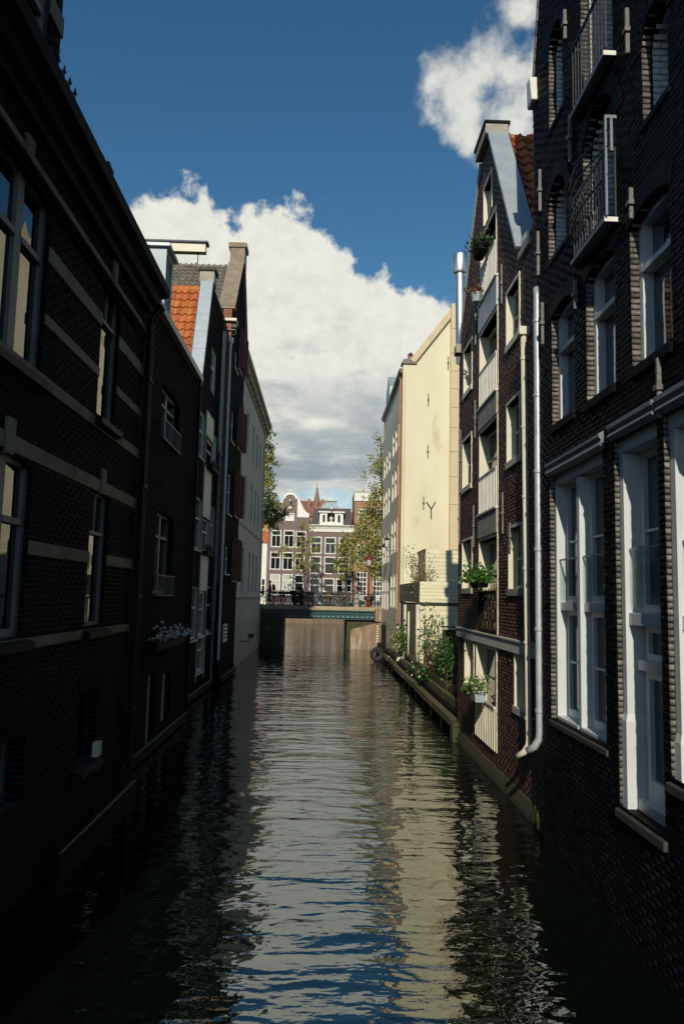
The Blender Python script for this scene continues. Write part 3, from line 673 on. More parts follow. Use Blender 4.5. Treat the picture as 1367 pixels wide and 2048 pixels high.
# ---- low house with zinc dormer
def house_low():
    f = Facade('canal_house', 'low dark brick house with white gutter, zinc dormer and white french windows', 'house', (XL2, yA+0.05), (XL2, yB))
    R = f.root; U1 = f.len; zt = f.uz(396, 757)[1]
    ops = []
    def op(*a, depth=0.12, **k):
        r = f.rect(*a); o = Op(*r, depth=depth); ops.append(o); return o
    a = op(322, 768, 892, 357, 800, 893, depth=0.12)
    b = op(309, 1012, 1188, 343, 1037, 1188, depth=0.12)
    c = op(292, 1352, 1505, 308, None, None, depth=0.12)
    d = op(322, 1350, 1450, 338, None, None, depth=0.12)
    masonry(f, 0, U1, -0.6, zt-0.1, ops, 'soot_mortar', 'soot_brick', jamb_mat='soot_mortar', back=0.4)
    for o in (a, b):
        c_ = (o.u0+o.u1)/2
        window(R, o.u0, c_+0.03, o.z0, o.z1, 0.12, m='shaded_white', fw=0.08, split=0.72, th=0.12)
        window(R, c_+0.032, o.u1, o.z0, o.z1, 0.12, m='shaded_white', fw=0.08, split=0.72, th=0.12)
        g = MB(); h = 0.42
        for k in range(13):
            u = o.u0+0.03+(o.u1-o.u0-0.06)*k/12; g.box(u-0.008, u+0.008, -0.09, -0.074, o.z0-0.02, o.z0+h)
        g.box(o.u0-0.02, o.u1+0.02, -0.095, -0.07, o.z0+h, o.z0+h+0.025); g.box(o.u0-0.02, o.u1+0.02, -0.095, 0.0, o.z0-0.045, o.z0-0.02)
        g.build('balcony_rail', 'anchor_iron', R)
    for o in (c, d): window(R, o.u0, o.u1, o.z0, o.z1, 0.12, fw=0.09, rows=2, th=0.1)
    MB().strip([(-0.16, zt-0.12), (0.05, zt-0.12), (0.05, zt+0.06), (-0.16, zt+0.06)], -0.02, U1+0.02).build('gutter', 'cream_paint', R, bevel=0.01)
    body(f, [(0, -1.2), (U1-0.01, -1.2), (U1-0.01, zt-0.02), (0, zt-0.02)], 0.37, 8.5, 'soot_brick')
    # zinc dormer
    u1 = f.uz(345, 560, -0.3)[0]; u0 = f.uz(329, 570, -0.3)[0]; z1 = f.uz(337, 505, -0.3)[1]
    z0 = zt
    g = MB(); g.box(u0, u1, 0.42, 2.6, z0, z1); dm = g.build('dormer', 'zinc_dark', R)
    MB().box(u0-0.02, u0, 0.28, 2.6, z0, z1).build('dormer_cheek', 'zinc_dark', dm)
    window(R, u0+0.0, u1, z0+0.05, z1-0.02, 0.30, fw=0.07, cols=2, rows=3, th=0.1, bar=0.035)
    MB().box(u0-0.12, u1+0.1, 0.18, 2.7, z1, z1+0.09).build('dormer_roof', 'zinc', R, bevel=0.01)
    zh = z1+0.09; uc = (u0+u1)/2
    MB().box(uc-0.10, uc+0.10, -0.62, 1.2, zh+0.0, zh+0.23).build('hoist_beam', 'cream_paint', R)
    MB().prism([(uc-0.16, zh+0.232), (uc+0.16, zh+0.232), (uc+0.12, zh+0.29), (uc-0.12, zh+0.29)], -0.68, 1.2).build('hoist_beam_cover', 'lead', R)
    g = MB(); g.tube([(uc, -0.42, zh), (uc, -0.42, zh-0.25)], 0.012, 5)
    g.tube([(uc+0.0, -0.42+0.07*math.sin(t), zh-0.32+0.07*math.cos(t)) for t in np.linspace(0, 4.6, 9)], 0.013, 5); g.build('hook', 'black_iron', R)
    for u in (0.35, U1-0.1):
        g = MB(); g.tube([(u, -0.08, 0.2), (u, -0.08, zt-0.1)], 0.05, 8); g.build('drainpipe', 'black_paint', R)
    return f
FL2 = house_low()

# ---- gabled houses
def gable_outline(u0, u1, ze, uc, half, za):
    def ol(z):
        if z <= ze: return (u0, u1)
        t = (z-ze)/(za-ze); return (u0+(uc-half-u0)*t, u1+(uc+half-u1)*t)
    return ol
def coping(f, p, q, m, y0=-0.10, y1=0.42, th=0.10, n=5, name='coping'):
    """slabs laid on a gable slope from p=(u,z) to q=(u,z)"""
    p = Vector((p[0], 0, p[1])); q = Vector((q[0], 0, q[1])); t = (q-p).normalized(); nr = Vector((-t.z, 0, t.x))
    if nr.z < 0: nr = -nr
    for k in range(n):
        a = p.lerp(q, k/n)+t*0.003; b = p.lerp(q, (k+1)/n)-t*0.003; g = MB()
        c = [a, b, b+nr*th, a+nr*th]; g.prism([(v.x, v.z) for v in c], y0, y1); g.build(name, m, f.root, bevel=0.008)
def house_gable_zinc():
    f = Facade('gable_house', 'narrow dark gabled house with zinc coped slope and orange tiled roof', 'house', (XL3, yB+0.02), (XL3, yC))
    R = f.root; U1 = f.len
    ua, za = f.uz(424, 572); ue, ze = f.uz(398, 768); uc = ua; half = 0.30
    ops = []
    def op(*a, depth=0.10):
        o = Op(*f.rect(*a), depth=depth); ops.append(o); return o
    att = op(421.5, 690, 780, 430, 706, 798)
    cols = dict(
        l1=op(398, 812, 912, 408, 832, 922), c1=op(413, 872, 930, 428, None, None), r1=op(425, 864, 940, 432, None, None),
        l2=op(389, 984, 1100, 402, 1000, 1098), c2=op(402, 1030, 1102, 416, 1042, 1104), r2=op(418.5, 1009, 1105, 428, 1015, 1107),
        l3=op(379, 1171, 1283, 393.5, 1173, 1275), c3=op(395, 1182, 1274, 408, 1183, 1268), r3=op(412.5, 1171, 1266, 424, 1174, 1262), d4=op(392, 1274, 1347, 406, None, None))
    ur_ = min(U1, 2*uc-ue)
    ol = gable_outline(ue, ur_, ze, uc, half, za)
    ol_ = ol
    ol = lambda z: (0, U1) if z <= ze else (ol_(z)[0], U1)
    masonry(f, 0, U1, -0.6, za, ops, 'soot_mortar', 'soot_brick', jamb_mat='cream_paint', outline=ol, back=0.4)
    window(R, att.u0, att.u1, att.z0, att.z1, 0.06, fw=0.08, split=0.6, th=0.12)
    for k, o in cols.items():
        window(R, o.u0, o.u1, o.z0, o.z1, 0.06, m='cream_paint', fw=0.08, split=0.6, th=0.14, sill='cream_paint', glass='glass_blue')
    c1, c2, c3 = cols['c1'], cols['c2'], cols['c3']
    zp = f.uz(418, 828)[1]
    for a, b in ((c1.z1+0.02, zp), (c2.z1+0.02, c1.z0-0.12), (c3.z1+0.02, c2.z0-0.12)):
        if b-a > 0.15: MB().box(c2.u0-0.02, c2.u1+0.02, -0.035, 0.0, a, b).build('spandrel', 'cream_paint', R, bevel=0.008)
    for u in (c2.u0-0.06, c2.u1+0.04): MB().box(u, u+0.03, -0.05, 0.0, 0.5, zp).build('trim_strip', 'cream_paint', R)
    th = 0.12
    coping(f, (ue-0.04, ze-0.1), (uc-half, za), 'zinc', y1=0.36, n=6)
    MB().box(uc+half, U1, -0.05, 0.4, za+0.001, za+0.06).build('coping', 'zinc', R)
    MB().box(uc-half-0.02, uc+half+0.02, -0.12, 0.42, za+0.0, za+0.45).build('gable_block', 'stone_pale', R, bevel=0.02)
    MB().prism([(uc-half-0.08, za+0.452), (uc+half+0.08, za+0.452), (uc+half-0.05, za+0.58), (uc-half+0.05, za+0.58)], -0.18, 0.48).build('gable_cap', 'moss_stone', R)
    zr = za-0.25
    body(f, [(0.02, -1.2), (U1-0.02, -1.2), (U1-0.02, zr), (uc, zr), (ue+0.1, ze-0.1), (0.02, ze-0.1)], 0.36, 8.0, 'soot_brick')
    up = Vector((uc-ue-0.1, 0, zr-ze+0.1)); n = int(up.length/0.36)
    roof = MB().quad((ue+0.1, 0.38, ze-0.09), (uc, 0.38, zr+0.01), (uc, 8.0, zr+0.01), (ue+0.1, 8.0, ze-0.09)).build('roof', 'orange_tile', R)
    tiled_slope(f, roof, 'orange_tile', (ue+0.06, 0.37, ze-0.07), up, 14, n+1)
    g = MB(); g.tube([(uc, 0.46, zr+0.05), (uc, 8.0, zr+0.05)], 0.12, 8); g.build('ridge', 'orange_tile', R)
    g = MB(); g.tube([(U1-0.25, -0.1, 0.3), (U1-0.25, -0.1, f.uz(446, 930)[1])], 0.065, 8); g.lathe((U1-0.25, -0.1, f.uz(446, 930)[1]), [(0.06, -0.1), (0.13, 0.05), (0.14, 0.2)], 8); g.build('drainpipe', 'lead', R)
    for o in (c2, c1): 
        P = [(RNG.uniform(o.u0, o.u1), -0.16+RNG.normal()*0.06, o.z0-0.02+abs(RNG.normal())*0.12) for _ in range(120)]
        b = empty('window_box', f.world((o.u0+o.u1)/2, -0.16, o.z0-0.16), f.rz, 'dark planter of trailing greenery on the zinc coped house, '+('below the hatch' if o is c1 else 'under the middle window'), 'planter')
        w = (o.u1-o.u0)/2; MB().box(-w, w, -0.1, 0.1, 0, 0.14).build('box', 'dark_timber', b)
        leaves('foliage', [(p[0]-(o.u0+o.u1)/2, p[1]+0.16, p[2]-o.z0+0.20) for p in P], 0.09, 'leaf_deep', b)
    return f
house_gable_zinc()

def house_gable_shutters():
    f = Facade('gable_house', 'tall dark gabled house with open red arched shutters and grey tiled roof', 'house', (XL4, yC+0.02), (XL4, yD))
    R = f.root; U1 = f.len
    ua = f.uz(480, 520)[0]; za = f.uz(480, 520)[1]; ze = f.uz(466, 622)[1]; uc = U1*0.52; half = 0.38
    ops = []
    def op(*a, depth=0.12):
        o = Op(*f.rect(*a), depth=depth); ops.append(o); return o
    o1 = op(470, 690, 735, 476, None, None); o2 = op(462, 812, 880, 469, None, None); o3 = op(455, 940, 1026, 463, None, None); o4 = op(450, 1090, 1146, 457.5, None, None)
    oc = [op(478, 660, 738, 484.5, None, None), op(475, 815, 895, 482, None, None), op(469, 945, 1030, 476, None, None), op(464, 1080, 1160, 471, None, None)]
    ol = gable_outline(0, U1, ze, uc, half, za)
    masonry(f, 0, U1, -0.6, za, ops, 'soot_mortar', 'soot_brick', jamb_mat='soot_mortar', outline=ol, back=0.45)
    for o in ops: window(R, o.u0, o.u1, o.z0, o.z1, 0.08, fw=0.08, split=0.55, th=0.12, sill='white_paint')
    coping(f, (0.0, ze+0.05), (uc-half, za), 'stone_brown', y0=-0.14, y1=0.55, n=5); coping(f, (U1, ze), (uc+half, za), 'stone_brown', y0=-0.14, y1=0.55, n=5)
    MB().box(uc-half-0.02, uc+half+0.02, -0.16, 0.5, za, za+0.75).build('gable_block', 'stone_brown', R, bevel=0.02)
    MB().box(uc-half-0.08, uc+half+0.08, -0.24, 0.58, za+0.752, za+0.98).build('gable_cap', 'stone_brown', R, bevel=0.02)
    zr = za-0.1
    body(f, [(0.02, -1.2), (U1-0.02, -1.2), (U1-0.02, ze-0.1), (uc, zr), (0.02, ze-0.1)], 0.45, 9.0, 'soot_brick')
    up = Vector((uc-0.02, 0, zr-ze+0.1)); n = int(up.length/0.36)
    roof = MB().quad((0.02, 0.5, ze-0.09), (uc, 0.5, zr+0.01), (uc, 9.0, zr+0.01), (0.02, 9.0, ze-0.09)).build('roof', 'grey_tile', R)
    tiled_slope(f, roof, 'grey_tile', (-0.02, 0.55, ze-0.07), up, 22, n+1)
    g = MB(); g.tube([(uc, 0.56, zr+0.05), (uc, 9.0, zr+0.05)], 0.12, 8); g.build('ridge', 'grey_tile', R)
    # sunlit return wall: shoulder stone, salmon brick, white board, hoist cornice
    MB().box(-0.05, 0.32, -0.12, 0.5, ze-0.02, ze+0.22).build('shoulder_stone', 'stone_brown', R, bevel=0.015)
    B = []
    for k in range(int((ze-4.0)/0.066)):
        z = ze-0.03-(k+1)*0.066; off = 0.11 if k % 2 else 0.0
        for a in (-0.0, 0.115, 0.23):
            B.append((a+0.004, min(a+0.109, 0.355), z, z+0.054))
    V = [(-0.012, 0.012, 0, 0, 0, 0)]
    bx = np.array([(-0.010-RNG.uniform(0, 0.003), 0.0, a, b, z0, z1) for a, b, z0, z1 in B])
    g = MB()
    for x0, x1, y0, y1, z0, z1 in bx: g.box(x0-0.002, x1, y0, y1, z0, z1)
    o = g.build('return_bricks', 'salmon_brick', R); o['kind'] = 'stuff'
    zcn = f.uz(466, 648)[1]
    MB().box(-0.16, 0.5, -0.22, 0.4, zcn-0.08, zcn+0.04).build('hoist_cornice', 'cream_paint', R, bevel=0.01)
    g = MB(); g.tube([(0.1, -0.2, zcn-0.22), (0.1, 0.34, zcn-0.22)], 0.10, 10); g.build('hoist_roller', 'anchor_iron', R)
    g = MB(); g.ring((-0.06, -0.1, zcn-0.55), 0.10, 0.012, 'x', 12, 4); g.box(-0.1, 0.0, -0.18, 0.36, zcn-0.46, zcn-0.42); g.build('hoist_ring', 'anchor_iron', R)
    MB().box(-0.06, -0.016, 0.20, 0.36, 2.5, zcn-0.5).build('corner_board', 'cream_paint', R)
    g = MB(); zp = f.uz(466, 702)[1]; g.tube([(-0.09, 0.0, 1.0), (-0.09, 0.0, zp)], 0.055, 10); g.lathe((-0.09, 0.0, zp), [(0.055, -0.02), (0.11, 0.05), (0.12, 0.22), (0.10, 0.26)], 10); g.build('drainpipe', 'white_paint', R)
    # red shutters standing open across the wall
    for i, o in enumerate(oc):
        for side in (0, 1):
            u = o.u1+0.06 if side else o.u0-0.10
            w = 0.25; z0, z1 = o.z0-0.05, o.z1+0.15; n = 8; r = w
            arc = [(-0.03-w+w*math.sin(t), z1-w*0.55+w*0.55*math.cos(t)) for t in np.linspace(-math.pi/2, 0, n)] if True else []
            prof = [(-0.03, z0), (-0.03, z1)]+[(-0.03-w*0.35-w*0.65*math.sin(t), z1-w*0.75*(1-math.cos(t))) for t in np.linspace(0.0, math.pi/2, n)]+[(-0.03-w, z0)]
            g = MB(); g.strip([(a, b) for a, b in prof], u, u+0.035); sh = g.build('shutter', 'shutter_red', R)
            g = MB()
            for a, b in ((0.10, 0.48), (0.56, 0.86)):
                g.box(u-0.012, u, -0.03-w+0.08, -0.11, z0+(z1-z0)*a, z0+(z1-z0)*b)
            g.build('shutter_panel', 'shutter_red', sh)
    bz = f.rect(445, 1249, 1285, 452, None, None)
    MB().box(bz[0], bz[1], -0.05, 0.0, bz[2], bz[3]).build('notice_board', 'white_paint', R)
    g = MB(); [g.box(bz[0]+0.03, bz[1]-0.03, -0.056, -0.05, bz[2]+(bz[3]-bz[2])*t, bz[2]+(bz[3]-bz[2])*t+0.06) for t in (0.2, 0.4, 0.6, 0.8)]; g.build('notice_print', 'cloth_navy', R)
house_gable_shutters()

def house_render():
    f = Facade('rendered_house', 'grey beige rendered house with golden moulded cornice beside the bridge', 'house', (XL5, yD+0.02), (XL5, yE))
    R = f.root; U1 = f.len; zt = f.uz(507, 735, 0.4)[1]
    zrow = [(f.uz(501, 1046)[1], f.uz(501, 966)[1]), (f.uz(499, 1184)[1], f.uz(499, 1104)[1]), (f.uz(506, 924)[1], f.uz(506, 850)[1])]
    ops = []
    for z0, z1 in zrow:
        for u in (1.6, 4.4, 8.0, 10.4, 12.8):
            if u+1.0 < U1-0.4: ops.append(Op(u, u+1.0, z0, z1, 0, 0.12))
    masonry(f, 0, U1, -0.6, zt-0.55, ops, 'grey_render', back=0.4)
    for o in ops: window(R, o.u0, o.u1, o.z0, o.z1, 0.12, fw=0.08, split=0.55, th=0.09, sill='white_paint', glass='glass_blue')
    g = MB(); g.strip([(0, zt-0.75), (-0.08, zt-0.72), (-0.10, zt-0.5), (-0.22, zt-0.42), (-0.26, zt-0.22), (-0.40, zt-0.14), (-0.44, zt), (0.4, zt), (0.4, zt-0.75)], -0.04, U1+0.12); g.build('cornice', 'cornice_gold', R)
    for k in range(14):
        u = 0.3+k*(U1-0.6)/13; MB().box(u, u+0.14, -0.30, -0.08, zt-0.62, zt-0.42).build('bracket', 'cornice_gold', R)
    MB().box(0.4, U1-0.3, -0.2, 0.4, zt+0.002, zt+0.22).build('parapet', 'cream_paint', R)
    for y in (f.uz(484, 1046)[1], f.uz(475, 1192)[1]): MB().strip([(0, y-0.16), (-0.05, y-0.14), (-0.09, y-0.03), (-0.09, y), (0, y+0.03)], 0, U1+0.02).build('string_course', 'grey_render', R)
    body(f, [(0, -1.2), (U1, -1.2), (U1, zt-0.05), (0, zt-0.05)], 0.4, 9, 'grey_render')
    for pxx, pyy, L_ in ((480, 1283, 0.5), (505, 1268, 0.75)):
        u, z = f.uz(pxx, pyy); g = MB(); g.tube([(u, 0, z), (u, -L_, z+0.02), (u, -L_-0.05, z+0.2)], 0.025, 6); l = g.build('lamp_arm', 'black_iron', R)
        MB().box(u-0.13, u+0.13, -L_-0.22, -L_+0.08, z+0.2, z+0.42).build('floodlight', 'black_iron', l)
    g = MB(); g.tube([(U1-1.0, -0.06, 0.3), (U1-1.0, -0.06, zt-0.6)], 0.05, 6); g.build('drainpipe', 'grey_render', R)
house_render()

# fender beams along the foot of the left bank
for (x, y0, y1, zb, lab) in ((XL1+0.16, yA-3.6, yA+0.4, 0.12, 'dark timber fender beam at the waterline below the striped brick house'), (XL2+0.12, yA+0.6, yB, 0.18, 'weathered timber fender beam at the waterline below the low house'), (XL3+0.18, yB+0.2, yC, 0.2, 'pale edged fender beam below the zinc coped gable'), (XL4+0.14, yC+0.2, yD, 0.2, 'pale edged fender beam below the red shuttered gable')):
    r = empty('fender_beam', (x, y0, 0), 0, lab, 'beam'); 
    MB().box(-0.09, 0.0, 0, y1-y0, zb-0.14, zb+0.08).build('beam', 'dark_timber', r)
    MB().box(-0.03, 0.004, 0, y1-y0, zb+0.082, zb+0.094).build('edge_strip', 'band_stone', r)
    for k in range(int((y1-y0)/1.6)+1):
        yy = 0.1+k*1.6
        if yy < y1-y0: MB().box(-0.14, -0.091, yy, yy+0.16, -1.0, zb+0.2).build('pile', 'dark_timber', r)
# flower box with white blossom on the low house
def white_flowers():
    u0, u1, z0, z1 = FL2.rect(304, 1255, 1275, 361, 1255, 1273, out=0.15)
    w = (u1-u0)/2
    r = empty('flower_box', FL2.world((u0+u1)/2, -0.15, z0-0.22), FL2.rz, 'dark flower box full of white blossom on the low zinc dormer house', 'flower box')
    MB().box(-w, w, -0.13, 0.145, 0, 0.2).build('box', 'dark_timber', r)
    P = np.column_stack([RNG.uniform(-w, w, 420), RNG.normal(-0.08, 0.10, 420), 0.18+abs(RNG.normal(0, 0.12, 420))])
    leaves('foliage', P[:200], 0.08, 'leaf_deep', r); leaves('blossom', P[200:]+np.array([0, -0.03, 0.04]), 0.085, 'petal_white', r)
white_flowers()
# ================================================================== right bank
XR1, XR2 = 3.36, 3.56
yF2 = atX(917, 1000, XR2)[1]; yN2 = atX(1083, 1000, XR1)[1]
def anchor(f, px, y0, y1, out=0.03):
    u, z1 = f.uz(px, y0, out); z0 = f.uz(px, y1, out)[1]
    g = MB(); g.box(u-0.022, u+0.022, -out-0.03, -0.012, z0, z1); zc = (z0+z1)/2; g.box(u-0.05, u+0.05, -out-0.05, -0.012, zc-0.03, zc+0.03)
    g.build('wall_anchor', 'anchor_iron', f.root, bevel=0.008)
def balcony(f, o, z, proj_, name_m, h, net=False, over=0.06, basket=0.0):
    """slab, posts, balusters and rails on a wall"""
    R = f.root; a, b = o.u0-over, o.u1+over
    sl_ = MB(); sl_.strip([(-proj_, z-0.05), (-proj_+0.02, z-0.06), (0.0, z-0.06), (0.0, z), (-proj_, z)], a, b); sl_.build('balcony_slab', 'grey_shade_paint', R, bevel=0.006); MB().box(b+0.001, b+0.012, -proj_, 0.0, z-0.058, z).build('slab_end', 'white_paint', R)  # pale slab darkened for the shade on its front, white plate for its sunlit end
    g = MB(); y = -proj_+0.05
    n = max(6, int((b-a)/0.11))
    for k in range(n+1):
        u = a+0.04+(b-a-0.08)*k/n
        g.box(u-0.009, u+0.009, y-0.009, y+0.009, z, z+h)
    for e_ in (a+0.03, b-0.03):
        for yy in np.arange(y+0.1, -0.02, 0.1): g.box(e_-0.009, e_+0.009, yy-0.009, yy+0.009, z, z+h)
        g.box(e_-0.013, e_+0.013, y-0.013, 0.0, z+h, z+h+0.03)
    g.box(a+0.017, b-0.017, y-0.015, y+0.015, z+h+0.001, z+h+0.031); g.box(a+0.017, b-0.017, y-0.012, y+0.012, z+0.06, z+0.085)
    g.build('balcony_railing', name_m, R)
    return y
def warehouse():
    f = Facade('warehouse', 'tall black tarred brick warehouse with arched loft openings and blue white window frames', 'warehouse', (XR1, yN2), (XR1, 1.2))
    R = f.root; U1 = f.len
    ops = []
    def op(*a, rise=0.0, depth=0.10):
        o = Op(*f.rect(*a), rise=rise, depth=depth); ops.append(o); return o
    A2 = op(1103, 645, 854, 1148.5, None, 823, rise=0.10); A2.z1 = f.uz(1103, 640)[1]+0.10
    B2 = op(1172, 572, 807, 1231, None, 766, rise=0.0); B2.rise = 0.12; B2.z1 = f.uz(1172, 566)[1]+0.12
    C2 = op(1261, 463, 741, 1344, None, 684, rise=0.0); C2.rise = 0.12; C2.z1 = f.uz(1258, 463)[1]+0.12
    A3 = op(1096, 419, 521, 1131.5, None, 485, rise=0.0); A3.z1 = f.uz(1113, 354)[1]; A3.rise = (A3.u1-A3.u0)/2
    B3 = op(1166, 300, 515, 1231, None, 437, rise=0.0); B3.z1 = A3.z1+0.05; B3.rise = (B3.u1-B3.u0)/2
    C3 = op(1283, 69, 258, 1337, None, 184, rise=0.0); C3.z1 = A3.z1; C3.rise = (C3.u1-C3.u0)/2; C3.z0 = A3.z0
    z4 = f.uz(1167, 214)[1]
    B4 = Op(B3.u0-0.02, B3.u1+0.02, z4, z4+2.6, (B3.u1-B3.u0)/2, 0.10); ops.append(B4)
    a4 = f.rect(1097, 150, 262, 1125, None, 215); A4 = Op(a4[0], a4[1], a4[2], a4[2]+1.55, (a4[1]-a4[0])/2, 0.10); ops.append(A4)
    A1 = op(1100, 945, 1434, 1209, None, 1493, depth=0.07); A1.z1 = f.uz(1100, 950)[1]
    B1 = op(1233, 890, 1609, 1322, None, 1668, depth=0.055); B1.z1 = f.uz(1233, 880)[1]
    C1 = op(1333, 800, 1555, 1480, None, None, depth=0.055); C1.z1 = B1.z1
    # gable outline: steep slopes above the shoulder, as on the far edge
    zs = f.uz(1066, 205)[1]; us, zs2 = f.uz(1089, 0); slope = max(us, 0.2)/(zs2-zs)
    ztop = zs+5.0
    def ol(z):
        t = max(0, z-zs)*slope; return (t-0.047*max(0, min(z, zs)-3.6), max(U1-t, t+0.5))
    for o in ops:
        if o.z1 > ztop-0.1: o.z1 = ztop-0.1
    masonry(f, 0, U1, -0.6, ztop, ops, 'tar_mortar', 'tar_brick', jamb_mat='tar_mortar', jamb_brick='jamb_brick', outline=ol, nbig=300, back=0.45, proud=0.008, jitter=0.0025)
    for o in (A2, B2, C2, A3, B3, C3, B4, A4): voussoirs(f, o, 'tar_brick', h=0.21, t=0.07, proud=0.018)
    # floor 2 sashes
    for o in (A2, B2, C2):
        window(R, o.u0, o.u1, o.z0, o.z1, 0.10, m='frame_paint', fw=0.085, split=0.66, th=0.22, glass='glass_blue', bottom=0.10)
        g = MB(); n = int((o.u1-o.u0+0.1)/0.075)
        for k in range(n): g.box(o.u0-0.05+k*0.075, o.u0-0.05+k*0.075+0.064, -0.045, 0.2, o.z0-0.11, o.z0-0.006)
        g.build('brick_sill', 'tar_brick', R)
    # arched niches with whitewashed brick backs
    for o in (A3, B3, C3, B4, A4):
        c = o.contour(); n = len(c); m = MB(); m.v = [(p[0], 0.171, p[1]) for p in c]+[(p[0], 0.44, p[1]) for p in c]; m.f = [(k, n+k, n+(k+1) % n, (k+1) % n) for k in range(n)]
        bk = m.build('niche_lining', 'white_brick', R); MB().box(o.u0, o.u1, 0.441, 0.455, o.z0, o.z1).build('niche_back', 'black_paint', R)
        B = []
        for k in range(int((o.z1-o.z0)/0.075)):
            z = o.z0+k*0.075; sp = o.span(z+0.04)
            if not sp: continue
            cuts = [0.112, 0.30, 0.438] if k % 2 else [0.112, 0.21, 0.40, 0.438]
            for y0_, y1_ in zip(cuts, cuts[1:]): B.append((sp[0], sp[0]+0.012+RNG.uniform(0, 0.005), y0_+0.005, y1_-0.004, z, z+0.066))
        ob = bpy.data.objects.new('niche_bricks', boxes_mesh('niche_bricks', B, 'white_brick')); link(ob, bk); ob['kind'] = 'stuff'
        MB().box(o.u0-0.03, o.u1+0.03, -0.03, o.depth, o.z0-0.07, o.z0-0.004).build('niche_sill', 'tar_brick', R)
    # balconies
    balcony(f, B4, B4.z0-0.05, 0.16, 'black_iron', 0.95)
    y = balcony(f, B3, B3.z0-0.04, 0.17, 'black_iron', 0.85)
    zz = B3.z0-0.04; g = MB()
    for t, bul in ((0.50, 0.05), (0.85, 0.10), (1.05, 0.11)):
        pts = [(B3.u0-0.12+(B3.u1-B3.u0+0.24)*k/10, y-bul*math.sin(math.pi*k/10)-0.02, zz+t) for k in range(11)]; g.tube(pts, 0.012, 5)
    g.build('basket_rail', 'black_iron', R)
    net = MB(); a, b = B3.u0-0.1, B3.u1+0.1
    for k in range(16):
        u = a+(b-a)*k/15; net.box(u-0.003, u+0.003, y-0.035, y-0.029, zz+0.42, zz+0.84)
    for k in range(6): net.box(a, b, y-0.034, y-0.030, zz+0.45+k*0.07, zz+0.456+k*0.07)
    net.build('balcony_net', 'black_iron', R)
    g = MB(); e_ = B3.u1+0.10; g.box(e_-0.012, e_+0.012, -0.165, -0.14, zz, zz+1.25); g.box(e_-0.012, e_+0.012, -0.14, -0.02, zz+1.21, zz+1.25); g.box(e_-0.014, e_+0.014, -0.10, -0.07, zz+0.8, zz+1.21); g.build('balcony_post', 'grey_shade_paint', R)
    # ground floor: twin casements with glass balustrade
    o = A1; mid = o.u0+(o.u1-o.u0)*0.47; zr = f.uz(1112, 1207)[1]
    MB().box(o.u0+0.0, o.u0+0.08, 0.072, 0.42, o.z0, o.z1).build('window_post', 'frame_paint', R)
    MB().box(mid-0.05, mid+0.06, 0.072, 0.42, o.z0, o.z1-0.18).build('window_post', 'frame_paint', R)
    MB().box(o.u0+0.081, o.u1, 0.07, 0.42, o.z1-0.16, o.z1).build('window_head', 'frame_paint', R)
    for a, b in ((o.u0+0.081, mid-0.051), (mid+0.061, o.u1-0.002)):
        MB().box(a, b, 0.12, 0.42, zr-0.10, zr+0.02).build('transom', 'frame_paint', R, bevel=0.006)
        window(R, a+0.002, b-0.002, zr+0.022, o.z1-0.162, 0.22, m='frame_paint', fw=0.065, th=0.10, cols=1, rows=2, glass='glass_blue', bottom=0.09)
        window(R, a+0.002, b-0.002, o.z0+0.05, zr-0.102, 0.22, m='frame_paint', fw=0.065, th=0.10, cols=1, rows=2, glass='glass_blue', bottom=0.11)
        MB().box(a+0.002, b-0.002, 0.06, 0.40, o.z0, o.z0+0.048).build('window_board', 'frame_paint', R, bevel=0.006)
        gb = MB().box(a+0.02, b-0.02, 0.11, 0.122, zr+0.05, zr+0.62).build('glass_balustrade', 'clear_glass', R)
        MB().box(a+0.015, b-0.015, 0.105, 0.127, zr+0.621, zr+0.645).build('handrail', 'galvanised', gb)
    MB().strip([(-0.03, o.z0-0.10), (0.2, o.z0-0.10), (0.2, o.z0-0.003), (0.05, o.z0-0.003), (-0.03, o.z0-0.03)], o.u0-0.04, o.u1+0.05).build('window_ledge', 'ledge_stone', R, bevel=0.008)
    MB().strip([(-0.02, o.z1-0.02), (-0.06, o.z1+0.02), (-0.04, o.z1+0.08), (-0.07, o.z1+0.12), (-0.07, o.z1+0.16), (0.0, o.z1+0.20), (0.05, o.z1+0.2), (0.05, o.z1-0.02)], o.u0-0.03, o.u1+0.05).build('window_hood', 'grey_shade_paint', R)
    # door bays
    for o, nm in ((B1, 'door'), (C1, 'door')):
        zr2 = f.uz(1245, 1225)[1]; a, b = o.u0, o.u1
        MB().box(a+0.002, a+0.11, 0.057, 0.42, f.uz(1245, 1428)[1], o.z1-0.15).build('door_post', 'frame_paint', R)
        zc = f.uz(1245, 1428)[1]
        g = MB(); g.hexa([(a+0.001, 0.03, zc-0.08), (a+0.14, 0.03, zc-0.08), (a+0.14, 0.42, zc-0.08), (a+0.001, 0.42, zc-0.08), (a+0.002, 0.057, zc), (a+0.11, 0.057, zc), (a+0.11, 0.42, zc), (a+0.002, 0.42, zc)])
        g.box(a+0.001, a+0.14, 0.03, 0.42, o.z0, zc-0.08); g.build('door_post_base', 'frame_paint', R)
        MB().box(a+0.0, b, 0.05, 0.42, o.z1-0.148, o.z1).build('door_head', 'frame_paint', R)
        MB().strip([(-0.03, o.z1+0.001), (-0.08, o.z1+0.05), (-0.05, o.z1+0.10), (-0.08, o.z1+0.14), (-0.08, o.z1+0.19), (0.0, o.z1+0.22), (0.05, o.z1+0.22), (0.05, o.z1+0.001)], a-0.03, b+0.04).build('door_hood', 'grey_shade_paint', R)
        MB().box(a+0.111, b, 0.09, 0.42, zr2-0.14, zr2+0.0).build('transom', 'frame_paint', R, bevel=0.006)
